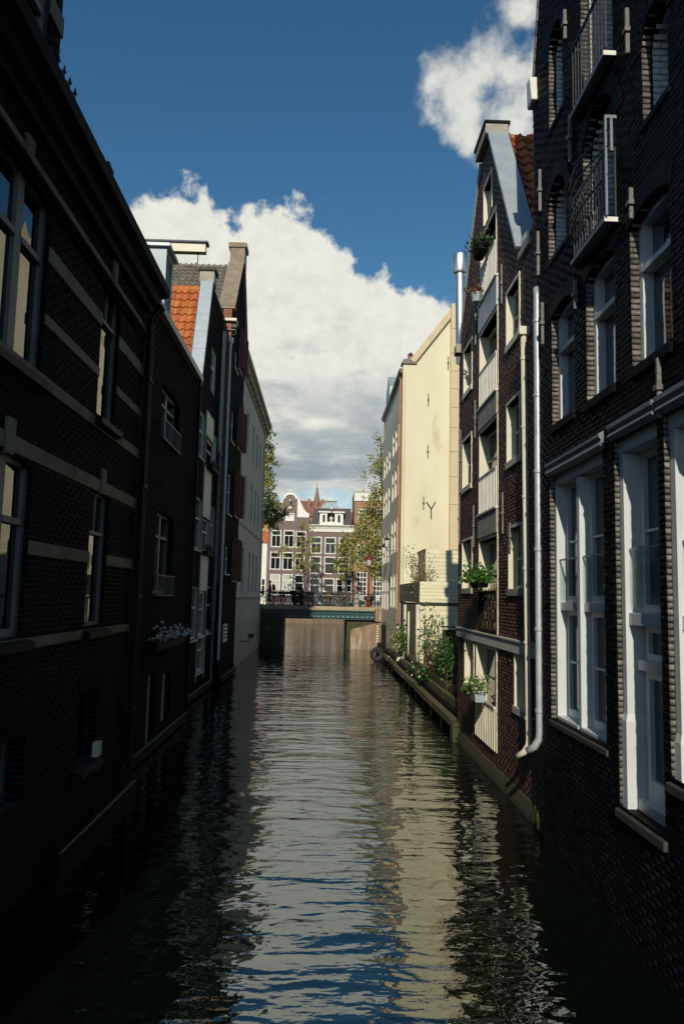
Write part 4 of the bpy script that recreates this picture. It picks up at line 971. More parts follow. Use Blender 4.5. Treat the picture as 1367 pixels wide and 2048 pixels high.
        window(R, a+0.113, b-0.01, zr2+0.002, o.z1-0.15, 0.25, m='frame_paint', fw=0.085, th=0.10, rows=2, glass='glass_blue', bottom=0.09)
        zl = f.uz(1290, 1340)[1]
        MB().box(a+0.145, b-0.01, 0.17, 0.42, zl-0.05, zl+0.06).build('door_rail', 'frame_paint', R, bevel=0.006)
        window(R, a+0.16, b-0.01, zl+0.062, zr2-0.142, 0.26, m='frame_paint', fw=0.07, th=0.09, glass='glass_blue')
        window(R, a+0.162, b-0.01, o.z0+0.12, zl-0.052, 0.25, m='frame_paint', fw=0.085, th=0.10, glass='glass_blue', bottom=0.22, name='door')
        MB().box(a+0.162, b-0.01, 0.14, 0.42, o.z0+0.0, o.z0+0.118).build('door_step', 'frame_paint', R, bevel=0.006)
        gb = MB().box(a+0.13, b-0.03, 0.11, 0.122, zr2+0.06, zr2+0.70).build('glass_balustrade', 'clear_glass', R)
        MB().box(a+0.125, b-0.025, 0.105, 0.127, zr2+0.701, zr2+0.725).build('handrail', 'galvanised', gb)
        MB().strip([(-0.05, o.z0-0.12), (0.1, o.z0-0.12), (0.1, o.z0-0.003), (-0.05, o.z0-0.03)], a-0.04, b+0.04).build('threshold', 'ledge_stone', R, bevel=0.01)
    for px, a, b in ((1129, 20, 80), (1253, 17, 111), (1139, 228, 326), (1079, 339, 424), (1075.5, 463, 552), (1150, 560, 619), (1261, 376, 440), (1316, 716, 838), (1084, 605, 690)): anchor(f, px, a, b)
    # gable shoulder stone, copings and body
    MB().hexa([(-0.42, -0.10, zs-0.12), (-0.1, -0.10, zs-0.12), (-0.1, 0.5, zs-0.12), (-0.42, 0.5, zs-0.12), (-0.34, -0.13, zs+0.32), (-0.14, -0.13, zs+0.32), (-0.14, 0.5, zs+0.32), (-0.34, 0.5, zs+0.32)]).build('shoulder_stone', 'white_paint', R, bevel=0.03)
    coping(f, (-0.047*(zs-3.6), zs), (slope*(ztop-zs)-0.047*(zs-3.6), ztop), 'jamb_brick', y0=-0.03, y1=0.47, th=0.06, n=24, name='coping_brick')
    t = slope*(ztop-zs)
    MB().prism([(0, -1.2), (U1, -1.2), (U1, zs), (U1-t, ztop), (t, ztop), (-0.04*(zs-3.6), zs), (0, 3.6)], 0.46, 9.0).build('house_body', 'tar_mortar', R)
warehouse()

def brown_house():
    f = Facade('gable_house', 'tall brown brick gabled house with loft doors, white spandrels and zinc coping', 'house', (XR2, yF2), (XR2, yN2-0.02))
    R = f.root; U1 = f.len
    ops = []
    def op(*a, depth=0.12):
        o = Op(*f.rect(*a), depth=depth); ops.append(o); return o
    att = op(968, 376, 448, 984.5, 347, 420)
    D1 = op(962, 479, 593, 993.5, 423, 579)
    D2 = op(959, 672, 819, 994, 625, 790); D3 = op(959, 865, 1031, 996, 840, 1020); D4 = op(960, 1081, 1262, 998, 1074, 1270); D5 = op(953, 1290, 1468, 994, 1300, 1507)
    RW = [op(1013.5, 587, 693, 1040, 554, 664), op(1014.5, 810, 926, 1041, 790, 910), op(1018, 1059, 1178, 1045, 1049, 1178), op(1030, 1301, 1411, 1062, None, None)]
    LW = [op(928, 702, 788, 944.5, 684, 772), op(925.5, 884, 977, 943.5, 871, 968), op(925, 1083, 1176, 944.5, 1079, 1178), op(930, 1275, 1367, 948, 1284, 1375)]
    cu0 = (D2.u0+D3.u0+D4.u0)/3; cu1 = (D2.u1+D3.u1+D4.u1)/3
    for o in (D2, D3, D4): o.u0, o.u1 = cu0, cu1
    zeR = f.uz(1041, 518)[1]; zeL = f.uz(919, 700)[1]; ze = (zeR*0.6+zeL*0.4)
    uR, zA = f.uz(984, 268); uL = f.uz(963, 292)[0]
    def ol(z):
        lo = 0.0 if z <= zeL else (z-zeL)/(zA-zeL)*uL
        hi = U1 if z <= zeR+0.25 else uR+(1-(z-zeR-0.25)/(zA-zeR-0.25))*(uhi-uR)
        return (lo, max(hi, lo+0.1))
    uhi = f.uz(1041, 518)[0]
    masonry(f, 0, U1, -0.6, zA, ops, 'umber_mortar', 'umber_brick', jamb_mat='cream_paint', outline=ol, nbig=300, back=0.4, jitter=0.004, extra_z=(zeR+0.25, zeL))
    # windows: the whole reveal is cream painted timber
    def lined(o, dp=0.11, **k):
        g = MB(); e_ = 0.035
        g.box(o.u0-0.03, o.u0+e_, -0.03, dp+0.1, o.z0, o.z1); g.box(o.u1-e_, o.u1+0.03, -0.03, dp+0.1, o.z0, o.z1); g.box(o.u0-0.03, o.u1+0.03, -0.032, dp+0.1, o.z1, o.z1+0.06)
        g.build('window_lining', 'cream_paint', R)
        return window(R, o.u0+e_+0.002, o.u1-e_-0.002, o.z0+0.01, o.z1-0.002, dp, m='cream_paint', fw=0.055, th=0.08, **k)
    lined(att, cols=1, rows=2)
    for o in LW+RW:
        lined(o, cols=2, rows=2, bar=0.025)
        MB().box(o.u0-0.04, o.u1+0.04, -0.05, 0.25, o.z0-0.13, o.z0+0.006).build('window_sill', 'stone_pale' if o in (LW[2], RW[2]) else 'cream_paint', R, bevel=0.008)
    for i, o in enumerate((D1, D2, D3, D4, D5)):
        lined(o, 0.17, cols=2, rows=3, bar=0.03)
        if i < 4:
            h = 0.85; g = MB(); n = 13; y = -0.035
            for k in range(n):
                u = o.u0+0.07+(o.u1-o.u0-0.14)*k/(n-1); g.box(u-0.012, u+0.012, y-0.012, y+0.012, o.z0+0.05, o.z0+h)
            g.box(o.u0+0.05, o.u1-0.05, y-0.018, y+0.018, o.z0+h, o.z0+h+0.035); g.box(o.u0+0.05, o.u1-0.05, y-0.014, y+0.014, o.z0+0.02, o.z0+0.05)
            g.build('balustrade', 'white_paint' if i < 3 else 'dark_timber', R)
        else:
            h = 0.85; g = MB(); n = 12; y = -0.05
            for k in range(n):
                u = o.u0+0.10+(o.u1-o.u0-0.16)*k/(n-1); g.box(u-0.02, u+0.02, y-0.012, y+0.012, o.z0+0.02, o.z0+h)
            g.box(o.u0+0.05, o.u1-0.03, y-0.025, y+0.025, o.z0+h, o.z0+h+0.04); g.build('balustrade', 'cream_paint', R)
    zp = [(D2.z1+0.065, D1.z0-0.01), (D3.z1+0.065, D2.z0-0.01), (D4.z1+0.065, D3.z0-0.01)]
    for k, (a, b) in enumerate(zp):
        MB().box(cu0-0.03, cu1+0.03, -0.055, 0.0, a, b).build('spandrel', 'zinc' if k == 0 else 'stone_pale', R, bevel=0.01)
        MB().box(cu0-0.05, cu1+0.05, -0.085, 0.2, b+0.001, b+0.055).build('door_sill', 'cream_paint', R, bevel=0.008)
    # pale timber string course over the ground floor
    zb1 = f.uz(918, 1257)[1]; zb0 = f.uz(918, 1273)[1]
    MB().box(0.02, U1-0.3, -0.05, 0.0, zb0, zb1).build('string_course', 'white_paint', R, bevel=0.01)
    MB().box(0.0, U1-0.28, -0.07, 0.0, zb1+0.001, zb1+0.045).build('string_cap', 'cream_paint', R, bevel=0.008)
    # mossy battered plinth at the water
    MB().strip([(-0.07, -0.8), (-0.06, 0.08), (-0.03, 0.26), (0.0, 0.30), (0.0, -0.8)], 0.0, U1-0.05).build('plinth', 'moss_stone', R, bevel=0.03)
    # gable copings, cap, shoulder
    coping(f, (uhi+0.02, zeR+0.18), (uR, zA), 'zinc', y0=-0.12, y1=0.34, th=0.07, n=6)
    coping(f, (0.0, zeL), (uL, zA-0.02), 'zinc', y0=-0.06, y1=0.34, th=0.05, n=6)
    MB().box(uL-0.02, uR+0.03, -0.16, 0.36, zA, zA+0.24).build('gable_block', 'stone_pale', R, bevel=0.02)
    MB().box(uL-0.05, uR+0.05, -0.19, 0.40, zA+0.242, zA+0.315).build('gable_cap', 'dark_timber', R, bevel=0.01)
    MB().box(uhi-0.02, uhi+0.75, -0.07, 0.36, zeR-0.06, zeR+0.10).build('shoulder_stone', 'stone_pale', R, bevel=0.03)
    MB().box(uhi+0.18, uhi+0.60, -0.06, 0.28, zeR+0.101, zeR+0.30).build('shoulder_block', 'white_paint', R, bevel=0.05)
    MB().box(-0.12, 0.25, -0.14, 0.3, zeL-0.15, zeL+0.1).build('shoulder_stone', 'stone_pale', R, bevel=0.02)
    zr = zA-0.10; um = uR-0.12; ue_ = uhi+0.12
    body(f, [(0.02, -1.2), (U1-0.02, -1.2), (U1-0.02, zeR-0.05), (ue_, zeR-0.05), (um, zr), (0.02, zeL-0.1)], 0.38, 9.0, 'umber_brick')
    up = Vector((um-ue_, 0, zr-zeR+0.05)); n = int(up.length/0.36)
    roof = MB().quad((ue_, 0.4, zeR-0.04), (ue_, 9, zeR-0.04), (um, 9, zr+0.01), (um, 0.4, zr+0.01)).build('roof', 'orange_tile', R)
    tiled_slope(f, roof, 'orange_tile', (ue_+0.02, 0.35, zeR-0.02), up, 12, n+1)
    for k in range(9):
        g = MB(); g.tube([(um, 0.4+k*0.4, zr+0.06), (um, 0.4+k*0.4+0.42, zr+0.035)], [0.125, 0.105], 8); g.build('ridge_tile', 'orange_tile', R)
    for px, a, b in ((921, 860, 985), (919, 985, 1090), (950, 800, 875), (947, 1010, 1095), (1005, 985, 1068), (1003, 528, 608), (951, 610, 690), (1020, 1045, 1100)): anchor(f, px, a, b, 0.02)
    # back annex carrying the flue
    xa = 24.0*(917-645)/F_PX; 
    MB().box(-4.2, -0.03, xa-XR2+0.12, 6.0, -1.0, f.uz(917, 690)[1]*1.06).build('annex', 'umber_mortar', R)
    # downpipes
    def pipe(px0, y0, px1, y1, r, m, out, hop=None, elbow=True, toplean=0.0):
        u0, z0 = f.uz(px0, y0, out); u1, z1 = f.uz(px1, y1, out); g = MB()
        path = [(u0, -out, z0), (u1, -out, z1+0.1)]
        if elbow: path += [(u1, -out-0.01, z1), (u1-0.03, -out-0.07, z1-0.12), (u1-0.10, -out-0.16, z1-0.20)]
        if toplean: path = [(u0-toplean*0.6, -0.02, z0+0.12), (u0-toplean*0.3, -out+0.03, z0+0.16), (u0-0.02, -out, z0+0.12)]+path[:1]+path[1:]
        g.tube(path, r, 14); p = g.build('drainpipe', m, R, smooth=True)
        g = MB()
        for t in np.linspace(0.06, 0.94, 6): 
            zz = z0+(z1-z0)*t; uu = u0+(u1-u0)*t; g.lathe((uu, -out, zz), [(r+0.006, -0.03), (r+0.013, -0.02), (r+0.013, 0.02), (r+0.006, 0.03)], 14); g.box(uu-0.012, uu+0.012, -out, 0.0, zz-0.01, zz+0.01)
        g.build('pipe_clip', m, p)
        if hop: MB().box(u0-0.09, u0+0.09, -out-0.10, -out+0.10, z0, z0+0.16).build('hopper', m, R, bevel=0.02)
    pipe(1046, 672, 1057, 1490, 0.052, 'cream_paint', 0.11, hop=True)
    pipe(1073, 592, 1078.5, 1478, 0.058, 'galvanised', 0.22, toplean=0.5)
    # chimney
    return f, dict(D1=D1, D4=D4, D5=D5)
FR2, RD = brown_house()

def planter(f, o, z, out, half, label, m_leaf, n, box_m, h=0.22, spread=0.16, uc=None, group=None, petals=None, grow=0.3):
    u = (o.u0+o.u1)/2 if uc is None else uc
    r = empty('flower_box', f.world(u, -out, z), f.rz, label, 'flower box', group)
    MB().hexa([(-half*0.94, -0.10, 0), (half*0.94, -0.10, 0), (half*0.94, 0.10, 0), (-half*0.94, 0.10, 0), (-half, -0.13, h), (half, -0.13, h), (half, 0.13, h), (-half, 0.13, h)]).build('box', box_m, r, bevel=0.01)
    g = MB()
    for _ in range(24):
        a = (RNG.uniform(-half, half)*0.9, RNG.uniform(-0.08, 0.08), h-0.05); b = (a[0]+RNG.normal()*spread*0.6, a[1]+RNG.normal()*spread*0.5-0.03, h+abs(RNG.normal())*grow*0.8); g.tube([a, b], [0.006, 0.003], 4)
    g.build('stems', m_leaf, r)
    P = np.column_stack([RNG.normal(0, half*0.75, n), RNG.normal(-0.03, spread*0.7, n), h+np.abs(RNG.normal(0, grow*0.55, n))-0.05])
    leaves('foliage', P, RNG.uniform(0.05, 0.10, n), m_leaf, r)
    if petals: leaves('blossom', P[:n//4]+np.array([0, -0.03, 0.03]), 0.06, petals, r)
    return r
planter(FR2, RD['D4'], RD['D4'].z0+0.95, 0.20, 0.42, 'bushy bright green fern box on the dark loft balustrade above the string course', 'leaf_bright', 900, 'dark_timber', 0.16, 0.22, grow=0.28)
planter(FR2, RD['D5'], RD['D5'].z0+0.88, 0.20, 0.34, 'grey flower box with low green plants on the white door balustrade at water level', 'leaf_bright', 420, 'zinc', 0.24, 0.14, grow=0.25, petals='petal_cream')
planter(FR2, RD['D1'], RD['D1'].z0+0.90, 0.18, 0.34, 'mossy hanging planter on the top loft door railing under the gable', 'leaf_deep', 380, 'dark_timber', 0.18, 0.18, grow=0.2, petals='leaf_russet')
def pot(loc, label, leaf, n, r=0.13, h=0.2, m='zinc'):
    e_ = empty('flower_pot', loc, 0, label, 'flower pot')
    MB().lathe((0, 0, 0), [(r*0.7, 0), (r, h*0.9), (r*1.08, h*0.9), (r*1.08, h), (r*0.9, h), (r*0.85, h*0.8)], 14).build('pot', m, e_)
    P = np.column_stack([RNG.normal(0, r*0.9, n), RNG.normal(0, r*0.9, n), h+np.abs(RNG.normal(0, 0.09, n))]); leaves('foliage', P, 0.07, leaf, e_)
w = FR2.world(RD['D1'].u0+0.35, -0.19, RD['D1'].z0-0.02); pot(w, 'round grey pot of russet flowers hung at the foot of the top loft door', 'leaf_russet', 120)
# firewood stacked behind the dark balustrade
def firewood():
    o = RD['D4']; zb = o.z0+0.06; spots = [(0.30, 0.0, 0.11), (0.52, 0.0, 0.10), (0.74, 0.0, 0.12), (0.96, 0.0, 0.10), (0.42, 0.19, 0.11), (0.64, 0.2, 0.10), (0.88, 0.21, 0.12), (0.80, 0.42, 0.10), (0.98, 0.44, 0.09), (0.92, 0.62, 0.09), (0.98, 0.82, 0.08)]
    for i, (t, dz, r) in enumerate(spots):
        u = o.u0+0.08+t*(o.u1-o.u0-0.26); p = FR2.world(u, 0.07, zb+dz+r)
        e_ = empty('firewood_log', p, FR2.rz, 'split log with pale cut end in the woodpile behind the dark balustrade', 'log', 'logs stacked in the loft door')
        k = 0.9 if r > 0.105 else 1.1
        MB().lathe((0, 0, 0), [(r*0.97, -0.10), (r, -0.09), (r*0.98, 0.10)], 9).build('bark', 'log_bark', e_).rotation_euler = (math.pi/2, 0.3*i, 0)
        MB().lathe((0, 0, 0), [(r*0.9, 0), (r*0.88, 0.008)], 9).build('cut_end', 'log_end', e_).matrix_local = Matrix.Translation((0, -0.1, 0)) @ Matrix.Rotation(math.pi/2, 4, 'X')
firewood()

# ---- steel flue
def flue():
    Y = 23.0; b = atY(921, 690, Y); t = atY(919, 548, Y); c = atY(919, 510, Y); r = 10.0*Y/F_PX
    e_ = empty('flue_pipe', (b[0], Y, b[2]-0.6), 0, 'shiny steel flue pipe with wide cylindrical cap behind the brown gable', 'flue')
    H_ = t[2]-b[2]+0.6; lean = t[0]-b[0]
    MB().tube([(0, 0, 0), (lean, 0, H_)], r, 20).build('pipe', 'steel', e_, smooth=False)
    for z in np.linspace(0.5, H_-0.15, 4): MB().lathe((lean*z/H_, 0, z), [(r+0.006, -0.02), (r+0.012, 0), (r+0.006, 0.02)], 20).build('clamp', 'steel', e_)
    R2 = r*1.6; hc = c[2]-t[2]
    MB().lathe((lean, 0, H_-0.02), [(r*0.9, 0), (R2*0.9, 0.03), (R2, 0.09), (R2, hc-0.04), (R2*0.96, hc), (R2*0.9, hc)], 24).build('cap', 'steel', e_, smooth=False)
    for o in e_.children:
        o.data.shade_smooth(); 
        m = o.modifiers.new('edge', 'EDGE_SPLIT'); m.split_angle = math.radians(40)
flue()

# ---- cream plastered house beyond the garden
YC, XC = 41.0, 4.12
def cream_house():
    f = Facade('plastered_house', 'tall cream plastered blank gable wall with iron wall anchors', 'house', (XC, YC), (XC+9.0, YC))
    R = f.root
    zl = f.uz(812, 728)[1]; u2, z2 = f.uz(831, 727); u3, z3 = f.uz(906, 632)
    sl = (z3-z2)/(u3-u2); u4 = 6.0; z4 = z2+sl*(u4-u2)
    poly = [(0, -1.0), (9, -1.0), (9, z4-0.5), (u4, z4), (u2, z2), (u2, zl), (0, zl)]
    MB().prism(poly, 0.0, 0.3).build('wall', 'cream_plaster', R); MB().prism([(max(a, 0.5), b) for a, b in poly], 0.301, 6.1).build('house_body', 'cream_plaster', R)
    g = MB(); t = Vector((u4-u2, 0, z4-z2)).normalized(); nr = Vector((-t.z, 0, t.x)); a = Vector((u2-0.05, 0, z2)); b = Vector((u4, 0, z4))
    g.prism([(v.x, v.z) for v in (a+nr*0.02, b+nr*0.02, b+nr*0.34, a+nr*0.34)], -0.10, 0.5); g.build('gable_band', 'strip_plaster', R)
    g = MB(); g.prism([(v.x, v.z) for v in (a-nr*0.03, b-nr*0.03, b+nr*0.018, a+nr*0.018)], -0.13, 0.3); g.build('gable_drip', 'weathered_board', R)
    MB().box(-0.08, u2+0.05, -0.12, 0.6, zl+0.001, zl+0.14).build('chimney_cap', 'weathered_board', R, bevel=0.01)
    MB().box(0.02, u2-0.05, -0.02, 0.5, zl+0.142, zl+0.30).build('chimney_top', 'lead', R, bevel=0.02)
    for u in (0.32, 0.45): MB().lathe((u, 0.3, zl+0.30), [(0.05, 0), (0.045, 0.35), (0.055, 0.36)], 8).build('chimney_pot', 'oxblood_iron', R)
    g = MB(); g.tube([(u2-0.05, 0.4, zl+0.28), (u2-0.28, 0.4, zl+0.75)], 0.10, 8); g.build('roof_cowl', 'black_iron', R)
    # jointed chimney breast by the brown house
    ua = f.uz(898, 900)[0]; uz_ = [f.uz(898, y)[1] for y in (1100, 1010, 955, 905, 857, 817, 780, 745, 710, 660, 610)]
    for a, b in zip(uz_, uz_[1:]): MB().box(ua, ua+1.6, -0.28, 0.0, a+0.008, b-0.008).build('chimney_block', 'strip_plaster', R, bevel=0.01)
    MB().box(ua, ua+1.6, -0.30, 0.0, f.uz(898, 1105)[1]-0.9, uz_[0]).build('chimney_base', 'stone_pale', R)
    for px, a, b in ((856, 787, 813), (855, 890, 917), (846.5, 993, 1020), (895.5, 713, 740)):
        u, z1 = f.uz(px, a); z0 = f.uz(px, b)[1]; zc = (z0+z1)/2
        g = MB(); g.box(u-0.022, u+0.022, -0.045, 0, z0, z1); g.box(u-0.05, u+0.05, -0.06, 0, zc-0.04, zc+0.04); g.build('wall_anchor', 'black_iron', R)
    c = f.uz(861.5, 1018); l = f.uz(852, 1004); r_ = f.uz(870, 1004); d = f.uz(861.5, 1038)
    g = MB()
    for q in (l, r_, d): g.tube([(c[0], -0.035, c[1]), (q[0], -0.035, q[1])], 0.03, 6)
    g.build('wall_anchor', 'black_iron', R)
    u, z0 = f.uz(806, 1250); g = MB(); g.tube([(0.12, -0.06, 2.0), (0.12, -0.06, zl-0.6)], 0.05, 8); g.build('drainpipe', 'cream_plaster', R)
cream_house()
YX = 32.6
def extension():
    f = Facade('terrace_annex', 'low cream boarded annex with roof terrace parapet in front of the tall cream wall', 'building', (XC, YX), (XC+4.6, YX))
    R = f.root
    zt = f.uz(842, 1163)[1]; zm = f.uz(842, 1207)[1]; W_ = 4.6; zg = 0.9
    wx = f.rect(881, 1256, 1345, 930, None, None)
    body(f, [(0.03, zg-1.5), (W_, zg-1.5), (W_, zm), (0.03, zm)], 0.14, YC-YX-0.02, 'weathered_board', 'annex_body')
    wo = Op(wx[0], wx[1], wx[2], wx[3], 0, 0.1)
    def boards(z0, z1, h, y, m, nm, u0=0.0, u1=W_, ops=()):
        n = int(round((z1-z0)/h))
        for k in range(n):
            a = z0+(z1-z0)*k/n; b = z0+(z1-z0)*(k+1)/n
            for s_, e_ in free_spans(u0, u1, ops, (a+b)/2):
                MB().strip([(y-0.022, a+0.004), (y+0.03, a+0.004), (y+0.03, b-0.002), (y-0.008, b-0.002)], s_, e_).build(nm, m, R)
    boards(zg-0.6, zm-0.06, 0.22, 0.05, 'cream_board', 'board', ops=[wo])
    MB().box(0.02, W_, 0.081, 0.139, zg-0.8, zm-0.05).build('board_backing', 'weathered_board', R) if False else None
    MB().box(-0.06, W_, -0.03, 0.3, zm-0.06, zm+0.04).build('roof_edge', 'black_iron', R)
    # parapet wall of the terrace
    MB().box(-0.01, W_, 0.03, 0.14, zm+0.041, zt).build('parapet', 'weathered_board', R)
    boards(zm+0.05, zt, 0.145, 0.0, 'cream_board', 'parapet_board')
    # shingled canal side: rows of blocks
    L_ = YC-YX-0.04; rows = 5; g_ = []
    zz0, zz1 = zm+0.06, zt
    for (z0, z1, rows, x, mname) in ((zm+0.06, zt, 5, -0.005, 'shingle'), (zg-0.4, zm-0.07, 9, 0.03, 'shingle')):
        for k in range(rows):
            a = z0+(z1-z0)*k/rows; b = z0+(z1-z0)*(k+1)/rows; y = 0.06-(0.3 if k % 2 else 0)
            while y < L_:
                p, q = max(y, 0.06), min(y+1.18, L_)
                if q-p > 0.1: MB().box(x-0.012, x+0.04, p+0.004, q-0.004, a+0.004, b-0.004).build(mname, 'weathered_board', R)
                y += 1.19
    MB().box(0.02, 0.05, 0.1, L_, zm+0.041, zt-0.01).build('parapet_side', 'dark_timber', R)
    # upper screen further back
    s0 = 3.2; uu = (850-645)/F_PX*(YX+s0)-XC; z1 = f.uz(860, 1100)[1]; fz = (z1-EYE)*(YX+s0)/YX+EYE; n = 9
    for k in range(n):
        a = zt-0.1+(fz-zt+0.1)*k/n; b = zt-0.1+(fz-zt+0.1)*(k+1)/n
        MB().strip([(s0-0.02, a+0.006), (s0+0.03, a+0.006), (s0+0.03, b-0.004), (s0-0.005, b-0.004)], uu, W_).build('screen_board', 'cream_board', R)
        MB().box(uu-0.022, uu-0.002, s0+0.01, s0+2.8, a+0.006, b-0.004).build('screen_board', 'strip_plaster', R)
    MB().box(uu-0.03, W_, s0+0.032, s0+0.1, zt-0.5, fz).build('screen_frame', 'weathered_board', R)
    MB().box(uu-0.06, uu+0.04, s0+0.05, s0+2.85, fz+0.001, fz+0.06).build('screen_cap', 'terracotta', R)
    window(R, wo.u0, wo.u1, wo.z0, wo.z1, 0.06, m='cream_paint', fw=0.07, rows=2, th=0.08, bar=0.09)
    # pipes
    for u, y, za, zb in ((-0.07, -0.02, 0.7, zm-0.05),):
        g = MB(); g.tube([(u, y, za), (u, y, zb)], 0.10, 10); g.build('drainpipe', 'cream_paint', R, smooth=True)
    g = MB(); g.tube([(-0.12, 4.6, zm-0.1), (-0.12, 4.6, 1.0), (-0.2, 4.5, 0.75), (-0.45, 4.3, 0.72), (-0.5, 4.28, 0.6)], 0.07, 8); g.build('drainpipe', 'cream_paint', R, smooth=True)
    g = MB(); g.tube([(-0.1, 3.2, 0.9), (-0.1, 3.2, zm-0.4)], 0.05, 8); g.build('drainpipe', 'cream_paint', R, smooth=True)
    return f, zt, zm
FX, ZT, ZM = extension()

def far_right_houses():
    # two receding facades between the cream corner and the bridge
    f = Facade('canal_house', 'pale rendered canal front next to the cream gable corner, with brown downpipe', 'house', (XC+0.0, 47.2), (XC+0.02, YC+0.31))
    R = f.root; U1 = f.len; zt = f.uz(795, 765)[1]
    ops = []
    for z0, z1 in ((3.0, 5.0), (6.2, 8.2), (9.4, 11.2), (12.2, 13.6)):
        for u in (0.5, 2.2, 3.9): ops.append(Op(u, u+0.95, z0, z1, 0, 0.06))
    masonry(f, 0, U1, -0.6, zt, ops, 'ivory_render', back=0.4)
    for o in ops: window(R, o.u0, o.u1, o.z0, o.z1, 0.02, fw=0.08, split=0.6, th=0.1)
    body(f, [(0, -1), (U1-0.01, -1), (U1-0.01, zt), (0, zt)], 0.38, 7.5, 'ivory_render')
    MB().strip([(0, zt-0.3), (-0.15, zt-0.2), (-0.2, zt), (0.4, zt+0.02), (0.4, zt-0.3)], 0, U1+0.02).build('cornice', 'weathered_board', R)
    g = MB(); g.tube([(U1-0.5, -0.07, 0.6), (U1-0.5, -0.07, zt-0.1)], 0.06, 8); g.build('drainpipe', 'terracotta', R)
    f = Facade('canal_house', 'off white canal front with pointed grey dormer close to the bridge', 'house', (XC-0.04, 53.6), (XC+0.02, 47.22))
    R = f.root; U1 = f.len; zt = f.uz(782, 800)[1]
    ops = []
    for z0, z1 in ((2.8, 4.8), (5.8, 7.8), (9.0, 10.8), (11.8, 13.2)):
        for u in (0.6, 2.4, 4.2): ops.append(Op(u, u+0.95, z0, z1, 0, 0.06))
    masonry(f, 0, U1, -0.6, zt, ops, 'ivory_render', back=0.4)
    for o in ops: window(R, o.u0, o.u1, o.z0, o.z1, 0.02, fw=0.08, split=0.6, th=0.1)
    body(f, [(0, -1), (U1-0.01, -1), (U1-0.01, zt), (0, zt)], 0.38, 7.5, 'ivory_render')
    MB().strip([(0, zt-0.3), (-0.15, zt-0.2), (-0.2, zt), (0.4, zt+0.02), (0.4, zt-0.3)], -0.05, U1).build('cornice', 'lead', R)
    MB().prism([(1.6, zt+0.02), (4.2, zt+0.02), (4.2, zt+1.2), (2.9, zt+2.2), (1.6, zt+1.2)], -0.02, 3.0).build('dormer', 'zinc', R)
    MB().box(2.3, 3.5, -0.05, -0.02, zt+0.3, zt+1.2).build('dormer_shutter', 'lead', R)
far_right_houses()

# ---- wall lanterns
def lantern(px, py, Y, X0, label, s=1.0):
    p = atY(px, py, Y); e_ = empty('wall_lantern', (p[0], Y, p[2]), 0, label, 'lantern'); e_.scale = (s, s, s)
    MB().hexa([(-0.08, -0.08, -0.26), (0.08, -0.08, -0.26), (0.08, 0.08, -0.26), (-0.08, 0.08, -0.26), (-0.16, -0.16, 0.16), (0.16, -0.16, 0.16), (0.16, 0.16, 0.16), (-0.16, 0.16, 0.16)]).build('glass_body', 'lamp_glass', e_)
    g = MB()
    for sx in (-1, 1):
        for sy in (-1, 1): g.tube([(sx*0.085, sy*0.085, -0.28), (sx*0.165, sy*0.165, 0.17)], 0.016, 4)
    g.box(-0.18, 0.18, -0.18, 0.18, 0.161, 0.19); g.hexa([(-0.17, -0.17, 0.191), (0.17, -0.17, 0.191), (0.17, 0.17, 0.191), (-0.17, 0.17, 0.191), (-0.05, -0.05, 0.36), (0.05, -0.05, 0.36), (0.05, 0.05, 0.36), (-0.05, 0.05, 0.36)])
    g.lathe((0, 0, 0.36), [(0.03, 0), (0.05, 0.04), (0.01, 0.1)], 8); g.box(-0.09, 0.09, -0.09, 0.09, -0.30, -0.262); g.build('frame', 'black_iron', e_)
    L_ = (X0-p[0])/s+0.05; g = MB(); g.tube([(0, 0, -0.29), (0.02, 0, -0.42), (L_*0.5, 0, -0.46), (L_, 0, -0.40)], 0.02, 5); g.tube([(0.0, 0, 0.40), (L_*0.4, 0, 0.5), (L_, 0, 0.3)], 0.016, 5); g.build('bracket', 'black_iron', e_)
lantern(773, 1086, 44.0, XC+0.02, 'glazed wall lantern high on the pale canal front, closer to the cream corner', 0.95)
lantern(766.5, 1100, 48.5, XC+0.06, 'glazed wall lantern high on the pale canal front, beside the bridge end', 0.95)
lantern(767, 1258, 49.5, XC+0.06, 'low wall lantern above the canal at the foot of the off white front', 1.0)

